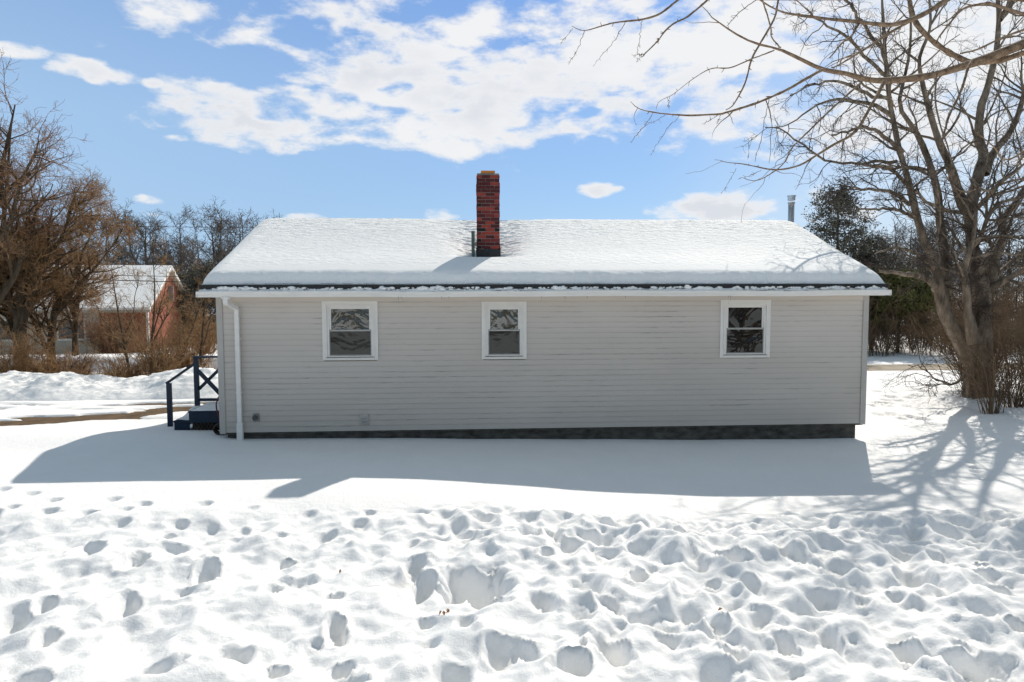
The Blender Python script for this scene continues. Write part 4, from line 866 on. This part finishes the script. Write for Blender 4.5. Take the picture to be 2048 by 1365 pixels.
def copy_tree(root, loc, rz, sc_, label=None, group=None, name=None):
    r_ = root.copy(); COL.objects.link(r_); r_.location = loc; r_.rotation_euler = (0, 0, rz); r_.scale = (sc_, sc_, sc_)
    if label: r_['label'] = label
    if group: r_['group'] = group
    for ch_ in list(root.children):
        c_ = ch_.copy(); COL.objects.link(c_); c_.parent = r_
    return r_
def gpt(px, D_):
    q = atD(px, 690, D_); return (q[0], q[1], gz(q[0], q[1])-.03)
# left cluster
bare_tree('bare_tree', gpt(42, 24.3), 6.6, 'brown tree with one thick straight trunk at the far left of the street verge', seed=3, r=.24, bark=BARK_D, twig=TWIG_R, n1=22, n2=11, n3=5, n4=2, spread=.92, rm=.0070, trop=.03, droop=.0, forks=5, low=.22, leader=.36)
bare_tree('bare_tree', gpt(-40, 22.5), 9.3, 'tall bare tree leaning in from the left edge with dark branches against the sky', seed=8, r=.19, lean=(1.2, .4), bark=BARK_D, twig=TWIG_RR, n1=14, n2=7, n3=5, spread=.82, rm=.0075, trop=.05, forks=5)
bare_tree('bare_tree', gpt(100, 25.5), 5.6, 'golden brown bushy bare tree second from the left on the verge', seed=13, r=.15, lean=(.3, 0), bark=BARK_D, twig=TWIG_R, n1=14, n2=8, n3=5, n4=2, spread=.9, rm=.0070, trop=.03, droop=.0, forks=5, low=.2)
bare_tree('bare_tree', gpt(150, 27.5), 4.6, 'reddish brown dense twiggy bare tree in front of the brick house roof', seed=17, r=.12, lean=(.2, 0), bark=BARK_D, twig=TWIG_RR, n1=12, n2=6, n3=4, spread=.85, rm=.007, trop=.04, forks=4, low=.2)
# verge saplings
saps = [(258, 24.0, 4.2, 'slender pale sapling in front of the brick house front wall', (-.5, 0), 1), (300, 23.6, 4.6, 'forked sapling standing just left of the red gable', (.2, 0), 2), (345, 24.2, 3.6, 'thin leaning sapling crossing the red brick gable', (1.3, 0), 3), (395, 24.8, 4.4, 'upright sapling directly behind the blue railing post', (.5, 0), 4)]
for (px, d, h, lab, ln, sd) in saps:
    bare_tree('sapling', gpt(px, d), h, lab, 'sapling', 'saplings on the street verge', seed=30+sd, r=.05, lean=ln, bark=BARK_D, twig=TWIG_R, n1=9, n2=6, n3=4, spread=.75, rm=.0055, trop=.08, forks=2, low=.3)
def shrub(name, base, h, w, lab, group, seed, m=BRUSH, ns=60, n2=7, n3=4, cat='shrub', rm=.006):
    g = np.random.default_rng(seed); base = np.array(base, float); K = 8
    th_ = g.uniform(0, 2*np.pi, ns); ro = g.uniform(0, .25, ns)*w; S = base+np.stack([np.cos(th_)*ro, np.sin(th_)*ro*.6, 0*ro-.05], 1)
    d = np.stack([np.cos(th_)*g.uniform(.1, .9, ns)*w/h, np.sin(th_)*g.uniform(.1, .7, ns)*w/h, np.ones(ns)], 1); d /= np.linalg.norm(d, axis=1, keepdims=True)
    L = h*g.uniform(.5, 1.1, ns); Q = [S]; cur = S
    for k in range(K-1): d = d+g.normal(size=d.shape)*.1; d /= np.linalg.norm(d, axis=1, keepdims=True); cur = cur+d*(L/(K-1))[:, None]; Q.append(cur)
    P = np.stack(Q, 1); Rr = (g.uniform(.008, .018, ns)[:, None]*np.linspace(1, .35, K)[None])
    a = grow(P, Rr, n=n2, L=h*.35, r0=.008, ang=38, N_=6, wig=.2, trop=(0, 0, .05), t0=.15, rmin=rm, g=g)
    b_ = grow(*a, n=n3, L=h*.16, r0=.006, ang=45, N_=4, wig=.25, trop=(0, 0, 0), t0=.15, rmin=rm*.8, g=g)
    V_, F_ = join([tubes(P, Rr, 4), tubes(*a, 3), tubes(*b_, 3)])
    o = mesh_np(name, V_, F_, m, smooth=True, base=base); return tag(o, lab, cat, group)
shrub('shrub', gpt(318, 23.5), 2.1, 1.4, 'dense golden twiggy shrub below the red brick gable', 'leafless shrubs along the verge', 50, TWIG_R, 65)
shrub('shrub', gpt(372, 25.5), 2.0, 1.7, 'brown twiggy shrub behind the stair handrail', 'leafless shrubs along the verge', 51, TWIG_R, 80)
shrub('shrub', gpt(225, 29.8), 2.2, 2.2, 'dark reddish shrub against the brick house front', 'leafless shrubs along the verge', 52, TWIG_RR, 120)
shrub('shrub', gpt(255, 24.0), 1.2, 1.6, 'low sparse shrub left of the golden shrub', 'leafless shrubs along the verge', 53, TWIG_R, 50)
shrub('shrub', gpt(15, 22.5), 2.0, 2.0, 'tangled low shrub at the far left edge', 'leafless shrubs along the verge', 54, TWIG_R, 80)
shrub('shrub', gpt(120, 23.2), 1.5, 2.2, 'tangled low shrub under the golden brown tree', 'leafless shrubs along the verge', 55, TWIG_R, 80)
shrub('shrub', gpt(410, 31), 2.0, 1.5, 'rounded brown shrub beyond the street by the tan building', 'leafless shrubs along the verge', 56, TWIG_R, 100)
# shrubs at the foot of the big tree and the right edge
shrub('shrub', gpt(1990, 16.2), 2.0, 1.0, 'thin upright brown shoots in front of the big tree trunk', 'brown shoots around the big tree', 60, BRUSH, 34, 4, 2)
shrub('shrub', gpt(2038, 16.8), 2.3, 1.1, 'brown shoots at the right edge beside the big tree', 'brown shoots around the big tree', 61, BRUSH, 44, 5, 3)
shrub('shrub', gpt(1955, 19.5), 3.0, 1.6, 'dense brown suckers rising behind the big tree trunk', 'brown shoots around the big tree', 62, BRUSH, 90, 6, 3)
shrub('shrub', gpt(2110, 17.5), 2.6, 1.6, 'brown shoots just outside the right edge', 'brown shoots around the big tree', 63, BRUSH, 50, 5, 3)
# ivy-like fine suckers wrapped on the trunk
g3 = np.random.default_rng(77); n_ = 420
tpar = g3.uniform(0, 1, n_); i_ = (tpar*12).astype(int); S = Pt[0, i_]; a_ = g3.uniform(0, 2*np.pi, n_); rr_ = Rt[0, i_]*.98
S = S+np.stack([np.cos(a_)*rr_, np.sin(a_)*rr_, g3.uniform(-.1, .1, n_)], 1); d = np.stack([np.cos(a_)*.5, np.sin(a_)*.5, np.ones(n_)*.9], 1); Q = [S]; cur = S
for k in range(5): d = d+g3.normal(size=d.shape)*.3; d /= np.linalg.norm(d, axis=1, keepdims=True); cur = cur+d*g3.uniform(.05, .14, (n_, 1)); Q.append(cur)
Pv = np.stack(Q, 1); Rv = np.full((n_, 6), .005)*np.linspace(1, .6, 6)
flatten_into('suckers', [tubes(Pv, Rv, 3), tubes(*grow(Pv, Rv, n=2, L=.25, r0=.004, ang=50, N_=4, wig=.3, trop=(0, 0, .1), rmin=.0035, g=g3), 3)], BRUSH, bt, base=tb)

# background trees: four prototypes copied
kinds = ['round grey crown', 'narrow upright crown', 'wide open crown', 'crooked dark crown']
protos = []
spots = [(222, 52, 8.2), (262, 47, 7.4), (300, 56, 8.6), (335, 50, 7.2), (368, 55, 8.4), (398, 48, 7.4), (430, 53, 8.2), (462, 47, 7.6), (492, 52, 8.6), (190, 46, 7.6), (520, 56, 8.4), (150, 60, 9.5), (60, 55, 9.5), (-20, 50, 9.5),
         (1775, 58, 8.0), (1815, 66, 9.0), (1850, 55, 8.2), (1872, 70, 9.4), (1900, 60, 8.6), (1935, 68, 9.0), (2010, 58, 8.6), (2045, 64, 9.6), (2080, 54, 8.4), (1745, 64, 8.0), (1720, 57, 7.6), (1980, 72, 10)]
side_words = {}
for k, (px, d, h) in enumerate(spots):
    q = gpt(px, d); v = k % 4; left = px < 1000
    names_l = ['behind the brick house', 'beyond the tan building', 'left of the white roof']
    if left: lab = 'distant bare tree with %s on the skyline left of the white roof, number %d from the left' % (kinds[v], 0)
    ordl = sorted([s_[0] for s_ in spots if s_[0] < 1000]); ordr = sorted([s_[0] for s_ in spots if s_[0] > 1000])
    words = ['first', 'second', 'third', 'fourth', 'fifth', 'sixth', 'seventh', 'eighth', 'ninth', 'tenth', 'eleventh', 'twelfth', 'thirteenth', 'fourteenth', 'fifteenth']
    if left: lab = 'distant bare tree with %s, %s from the left on the left skyline' % (kinds[v], words[ordl.index(px)])
    else: lab = 'distant bare tree with %s, %s from the house in the right woods' % (kinds[v], words[ordr.index(px)])
    grp = 'distant trees left of the roof' if left else 'distant trees right of the house'
    if len(protos) < 4:
        r_ = bare_tree('distant_tree', (0, 0, 0), 8.0, lab, 'tree', grp, seed=200+k, r=[.13, .10, .15, .12][v], bark=TWIG_F, twig=TWIG_F, n1=16, n2=7, n3=4, spread=[.85, .6, 1.0, .85][v], rm=.014, trop=[.08, .14, .05, .02][v], forks=[3, 2, 4, 3][v]); protos.append((r_, 8.0)); r_.location = q; r_.rotation_euler = (0, 0, random.uniform(0, 6)); r_.scale = (h/8,)*3
    else: copy_tree(protos[v][0], q, random.uniform(0, 6), h/8*random.uniform(.92, 1.08), lab, grp)
# woods / brush: uncountable thin stems
def brush(name, x0, x1, y0, y1, n, h, lab, seed, m=BRUSH, rm=.010, n2=6, n3=3):
    g = np.random.default_rng(seed); X = g.uniform(x0, x1, n); Y = g.uniform(y0, y1, n); zz = base_z(X, Y)-.05; S = np.stack([X, Y, zz], 1); K = 7
    d = g.normal(size=(n, 3))*.18; d[:, 2] = 1; d /= np.linalg.norm(d, axis=1, keepdims=True); L = h*g.uniform(.35, 1.1, n)*(1+.25*vnoise(X*.25, Y*.1)); Q = [S]; cur = S
    for k in range(K-1): d = d+g.normal(size=d.shape)*.10; d /= np.linalg.norm(d, axis=1, keepdims=True); cur = cur+d*(L/(K-1))[:, None]; Q.append(cur)
    P = np.stack(Q, 1); Rr = np.maximum(g.uniform(.008, .026, n)[:, None]*np.linspace(1, .3, K)[None], rm*.8)
    a = grow(P, Rr, n=n2, L=h*.33, r0=.012, ang=38, N_=5, wig=.18, trop=(0, 0, .08), t0=.1, rmin=rm, g=g); b_ = grow(*a, n=n3, L=h*.15, r0=.009, ang=42, N_=4, wig=.22, trop=(0, 0, 0), t0=.1, rmin=rm*.8, g=g)
    V_, F_ = join([tubes(P, Rr, 4), tubes(*a, 3), tubes(*b_, 3)]); o = mesh_np(name, V_, F_, m, smooth=True); return tag(o, lab, 'undergrowth', kind='stuff')
brush('brush_thicket', 14.5, 46, 17.2, 26, 2300, 2.9, 'brown leafless thicket beyond the street right of the house', 301, rm=.010)
brush('far_woods', 10, 80, 34, 60, 1100, 4.6, 'hazy brown woods behind the thicket at right', 302, TWIG_F, .016)
brush('far_woods', -60, 10, 50, 75, 900, 5.2, 'grey brown woods behind the houses at left', 303, TWIG_F, .018)
brush('verge_grass', -22, -1.5, 10.4, 11.6, 700, .75, 'dry golden weeds along the near side of the street', 304, TWIG_R, .0045, 4, 2)
brush('far_woods', -40, 48, -58, -40, 700, 11, 'tall leafless woods on the near side, opposite the house', 305, BRUSH, .035)
# evergreens
def evergreen(base, h, w, lab, seed, m, n=6500, leaf=.085, shape='cone', trunk_r=.13, low=.12):
    g = np.random.default_rng(seed); base = np.array(base, float); root = empty('evergreen_tree', tuple(base), lab, 'tree')
    T_ = resample([np.r_[base-np.array([0, 0, .2]), trunk_r], np.r_[base+np.array([.05, 0, h*.5]), trunk_r*.6], np.r_[base+np.array([0, 0, h*.98]), .015]], 24)
    flatten_into('trunk', [tubes(T_[None, :, :3], T_[None, :, 3], 10)], BARK_D, root, base=base)
    nb_ = int(26*h**.6); t = g.uniform(low, .98, nb_); S = base+np.stack([0*t, 0*t, t*h], 1); a = g.uniform(0, 2*np.pi, nb_)
    prof = (np.sqrt(np.clip(1-t, 0, 1))*.9+.12) if shape == 'cone' else (np.sin(np.pi*np.clip(t*.85+.12, 0, 1))**.7)
    L = w*prof*g.uniform(.6, 1.15, nb_); d = np.stack([np.cos(a), np.sin(a), g.uniform(.0, .55, nb_)], 1); Q = [S]; cur = S
    for k in range(7): d = d+g.normal(size=d.shape)*.1+np.array([0, 0, -.02]); d /= np.linalg.norm(d, axis=1, keepdims=True); cur = cur+d*(L/7)[:, None]; Q.append(cur)
    P = np.stack(Q, 1); Rr = .022*np.linspace(1, .3, 8)[None]*np.ones((nb_, 1)); b2_ = grow(P, Rr, n=7, L=w*.38, r0=.01, ang=45, N_=5, wig=.15, trop=(0, 0, -.02), t0=.2, rmin=.006, g=g)
    flatten_into('limbs', [tubes(P, Rr, 4), tubes(*b2_, 3)], BARK_D, root, base=base)
    tips = np.concatenate([b2_[0].reshape(-1, 3), P[:, 3:].reshape(-1, 3)]); c0 = tips[g.integers(0, len(tips), n)]+g.normal(size=(n, 3))*leaf*.9
    # tufts: 3 thin elongated quads each
    V_ = []; 
    dirn = g.normal(size=(n*3, 3)); dirn[:, 2] += .15; dirn /= np.linalg.norm(dirn, axis=1, keepdims=True); sd = np.cross(dirn, g.normal(size=(n*3, 3))); sd /= np.linalg.norm(sd, axis=1, keepdims=True)
    c3 = np.repeat(c0, 3, 0)+g.normal(size=(n*3, 3))*leaf*.35; ln = leaf*g.uniform(.6, 1.5, (n*3, 1)); wd = leaf*.16*g.uniform(.6, 1.4, (n*3, 1))
    V_ = np.stack([c3-sd*wd, c3+dirn*ln*.5-sd*wd*1.3, c3+dirn*ln, c3+dirn*ln*.5+sd*wd*1.3], 1).reshape(-1, 3); F_ = np.arange(n*12).reshape(-1, 4)
    mesh_np('foliage', V_, F_, m, root, base=base); return root
evergreen(gpt(1668, 35), 8.1, 2.1, 'tall dark evergreen rising behind the right end of the roof', 401, EVER_D, 4600, .13, 'col', .14, .3)
evergreen(gpt(1742, 36), 5.6, 2.3, 'dark evergreen between the tall evergreen and the olive one', 402, EVER_D, 3600, .13, 'cone', .11, .3)
evergreen(gpt(1795, 34), 3.7, 2.4, 'low spreading olive green evergreen beside the right house corner', 403, EVER_G, 10000, .13, 'col', .10, .35)
evergreen(gpt(408, 39), 4.2, 2.2, 'dark brownish evergreen behind the tan building', 404, EVER_D, 9000, .14, 'col', .12, .1)
# fallen leaves in the trampled snow
def leaves(px, py, n, lab, s_):
    P = atZ(px, py, -.12); g = np.random.default_rng(int(px))
    for k in range(n):
        m_ = MB(); c_ = Vector(P)+Vector((g.normal()*s_, g.normal()*s_, 0)); c_.z = gz(c_.x, c_.y)+.012; u = Vector(g.normal(size=3)).normalized()*.026; v = Vector((0, -.4, .8)).cross(u).normalized()*.017
        w_ = Vector((0, 0, .008)); m_.add([c_-u, c_-v*.9+w_, c_+u, c_+v*.9+w_, c_+w_*.2], [(0, 1, 4), (1, 2, 4), (2, 3, 4), (3, 0, 4)])
        o = m_.build('dead_leaf', LEAF, None, base=tuple(c_)); tag(o, lab, 'leaf', lab+' group' if n > 1 else None)
leaves(680, 1127, 1, 'small curled brown leaf lying alone on the trampled snow', .0)
leaves(895, 1221, 5, 'brown leaf scrap beside the deep hole in the snow', .03)
leaves(1440, 1211, 1, 'brown leaf fragment in the trampled snow at right centre', .0)

# ------------------------------------------------------------------ light and sky
AZ, EL = R(28.5), R(40.3)
sv = Vector((math.sin(AZ)*math.cos(EL), math.cos(AZ)*math.cos(EL), math.sin(EL)))
sun = bpy.data.lights.new('sun', 'SUN'); sun.energy = 4.4; sun.angle = R(.55); sun.color = (1, .935, .84)
so = bpy.data.objects.new('sun', sun); so.rotation_euler = sv.to_track_quat('Z', 'Y').to_euler(); COL.objects.link(so)
w = bpy.data.worlds.new('World'); sc.world = w; w.use_nodes = True; nt = w.node_tree; nt.nodes.clear()
sky = N(nt, 'ShaderNodeTexSky'); sky.sky_type = 'NISHITA'; sky.sun_disc = False; sky.sun_elevation = EL; sky.sun_rotation = AZ; sky.air_density = 1.0; sky.dust_density = .35; sky.ozone_density = 1.6
tc = N(nt, 'ShaderNodeTexCoord'); sp = N(nt, 'ShaderNodeSeparateXYZ'); nt.links.new(tc.outputs['Generated'], sp.inputs[0])
azn = mth(nt, 'ARCTAN2', sp.outputs[0], sp.outputs[1]); eln = mth(nt, 'ARCSINE', sp.outputs[2])
# cloud banks as soft ellipses in azimuth/elevation: (px, py, half width, half height, weight)
CL = [(335, 10, 70, 34, 1.0), (500, 65, 70, 18, .35), (640, 40, 90, 50, .28), (640, 110, 90, 16, .4), (700, 30, 60, 40, .35), (740, 130, 120, 50, .8), (900, 110, 170, 65, 1.1), (1060, 120, 230, 85, 1.3), (1280, 110, 250, 100, 1.35), (1500, 60, 240, 100, 1.15), (1150, 30, 60, 50, .8), (1350, 20, 160, 50, 1.1), (1750, 90, 220, 150, .95), (1000, 190, 220, 40, 1.1),
      (440, 185, 90, 22, 1.2), (380, 205, 40, 16, .9), (560, 205, 110, 28, 1.1), (700, 150, 110, 40, .9), (820, 205, 110, 24, 1.0), (660, 250, 260, 44, 1.2), (900, 262, 310, 40, 1.25), (1090, 250, 130, 24, .9), (560, 290, 110, 16, .75), (1250, 190, 150, 42, 1.0), (1480, 225, 130, 60, 1.1), (1640, 260, 170, 60, .9), (1430, 412, 110, 26, 1.0), (1203, 375, 38, 12, 1.1), (880, 428, 36, 13, 1.0), (625, 432, 50, 8, .8), (1700, 400, 120, 30, .5), (180, 145, 50, 17, 1.2), (310, 401, 24, 9, 1.1), (30, 104, 45, 11, 1.1), (240, 154, 36, 12, .9), (320, 168, 22, 8, .8), (1470, 290, 110, 14, .5), (1950, 120, 200, 160, .55), (370, 280, 20, 8, .6), (270, 430, 60, 6, .5)]
wc = noise(nt, 3.0, 3, tc.outputs['Generated']); wsub = N(nt, 'ShaderNodeSeparateXYZ'); nt.links.new(wc.outputs[1], wsub.inputs[0])
azw = mth(nt, 'ADD', azn, mth(nt, 'MULTIPLY', mth(nt, 'SUBTRACT', wsub.outputs[0], .5), .05)); elw = mth(nt, 'ADD', eln, mth(nt, 'MULTIPLY', mth(nt, 'SUBTRACT', wsub.outputs[1], .5), .025))
acc = None
for (px, py, rx, ry, wt) in CL:
    d = ray(px, py); d = d/np.linalg.norm(d); a0 = math.atan2(d[0], d[1]); e0 = math.asin(d[2]); ra = rx/FPX; re = ry/FPX
    u = mth(nt, 'MULTIPLY', mth(nt, 'SUBTRACT', azw, a0), 1/ra); v = mth(nt, 'MULTIPLY', mth(nt, 'SUBTRACT', elw, e0), 1/re)
    q = mth(nt, 'ADD', mth(nt, 'MULTIPLY', u, u), mth(nt, 'MULTIPLY', v, v)); q = mth(nt, 'MULTIPLY', mth(nt, 'SUBTRACT', 1.3, q), wt)
    acc = q if acc is None else mth(nt, 'MAXIMUM', acc, q)
mp = N(nt, 'ShaderNodeMapping'); mp.inputs['Scale'].default_value = (1, 1, 2.3); nt.links.new(tc.outputs['Generated'], mp.inputs[0])
n1 = noise(nt, 6.5, 12, mp.outputs[0], .62, .15)
behind = mth(nt, 'LESS_THAN', sp.outputs[1], .35)           # scattered cloud elsewhere round the sky
acc = mth(nt, 'MAXIMUM', mth(nt, 'MAXIMUM', acc, -1.2), mth(nt, 'SUBTRACT', mth(nt, 'MULTIPLY', behind, 1.2), 1.2))
nhi = noise(nt, 26, 6, mp.outputs[0], .6, .2); acc = mth(nt, 'MINIMUM', acc, 1.15)
den = mth(nt, 'ADD', mth(nt, 'ADD', mth(nt, 'MULTIPLY', acc, .44), mth(nt, 'MULTIPLY', mth(nt, 'SUBTRACT', nhi.outputs[0], .5), 1.3)), mth(nt, 'MULTIPLY', mth(nt, 'SUBTRACT', n1.outputs[0], .5), 3.0))
mr = N(nt, 'ShaderNodeMapRange', interpolation_type='SMOOTHSTEP'); mr.inputs[1].default_value = -.05; mr.inputs[2].default_value = .62; nt.links.new(den, mr.inputs[0])
hz = N(nt, 'ShaderNodeMapRange', interpolation_type='SMOOTHSTEP'); hz.inputs[1].default_value = -.02; hz.inputs[2].default_value = .03; nt.links.new(sp.outputs[2], hz.inputs[0])
fac = mth(nt, 'MULTIPLY', mth(nt, 'MULTIPLY', mr.outputs[0], .97), hz.outputs[0])
thick = N(nt, 'ShaderNodeMapRange', interpolation_type='SMOOTHSTEP'); thick.inputs[1].default_value = .25; thick.inputs[2].default_value = .95; nt.links.new(den, thick.inputs[0])
n2 = noise(nt, 4.0, 4, mp.outputs[0], .5); shd = mth(nt, 'MULTIPLY', thick.outputs[0], ramp(nt, n2.outputs[0], [(.40, (0, 0, 0)), (.62, (1, 1, 1))]))
ccol = mixc(nt, shd, (.95, .955, .965), (.76, .785, .84))
# graded clear-sky colour (pale near the horizon, deeper blue above; unseen zenith warmed to neutralise fill light) multiplied onto the physical sky
skym = mixc(nt, 1.0, sky.outputs[0], ramp(nt, mth(nt, 'MULTIPLY', sp.outputs[2], 1.0), [(0.0, (.80, .92, 1.12)), (.18, (.62, .86, 1.20)), (.42, (.42, .78, 1.35)), (.56, (1.5, 1.42, 1.10)), (1.0, (1.65, 1.5, 1.12))]), 'MULTIPLY')
fl_ = mth(nt, 'MULTIPLY', ramp(nt, sp.outputs[2], [(0.0, (.65,)*3), (.22, (.6,)*3), (.5, (.25,)*3), (.8, (0,)*3)]), mth(nt, 'GREATER_THAN', sp.outputs[1], .0))
lft = N(nt, 'ShaderNodeMapRange'); lft.inputs[1].default_value = .15; lft.inputs[2].default_value = -.55; lft.inputs[3].default_value = .75; lft.inputs[4].default_value = 1.35; nt.links.new(sp.outputs[0], lft.inputs[0])
fl_ = mth(nt, 'MULTIPLY', fl_, lft.outputs[0], None, True)
skym = mixc(nt, fl_, skym, (5.1, 7.5, 10.4))
rg = N(nt, 'ShaderNodeMapRange', interpolation_type='SMOOTHSTEP'); rg.inputs[1].default_value = .22; rg.inputs[2].default_value = .62; rg.inputs[4].default_value = .7; nt.links.new(sp.outputs[0], rg.inputs[0])
skym = mixc(nt, mth(nt, 'MULTIPLY', rg.outputs[0], mth(nt, 'GREATER_THAN', sp.outputs[1], .2)), skym, (8.6, 9.8, 11.0))
back_fill = N(nt, 'ShaderNodeMapRange', interpolation_type='SMOOTHSTEP'); back_fill.inputs[1].default_value = .3; back_fill.inputs[2].default_value = -.4; nt.links.new(sp.outputs[1], back_fill.inputs[0])
skym = mixc(nt, back_fill.outputs[0], skym, mixc(nt, 1.0, skym, (1.6, 1.5, 1.2), 'MULTIPLY'))  # sky behind the camera brightened and warmed, unseen, as added fill light
bg1 = N(nt, 'ShaderNodeBackground'); bg1.inputs[1].default_value = .085; nt.links.new(skym, bg1.inputs[0])
bg2 = N(nt, 'ShaderNodeBackground'); bg2.inputs[1].default_value = .95; nt.links.new(ccol, bg2.inputs[0])
mx = N(nt, 'ShaderNodeMixShader'); nt.links.new(fac, mx.inputs[0]); nt.links.new(bg1.outputs[0], mx.inputs[1]); nt.links.new(bg2.outputs[0], mx.inputs[2])
ow = N(nt, 'ShaderNodeOutputWorld'); nt.links.new(mx.outputs[0], ow.inputs[0])
sc.render.engine = 'CYCLES'
sc.cycles.use_denoising = True; sc.cycles.denoiser = 'OPENIMAGEDENOISE'; sc.cycles.max_bounces = 10; sc.cycles.diffuse_bounces = 9
sc.cycles.transparent_max_bounces = 4
sc.view_settings.view_transform = 'Standard'; sc.view_settings.look = 'None'; sc.view_settings.exposure = 0; sc.view_settings.gamma = 1
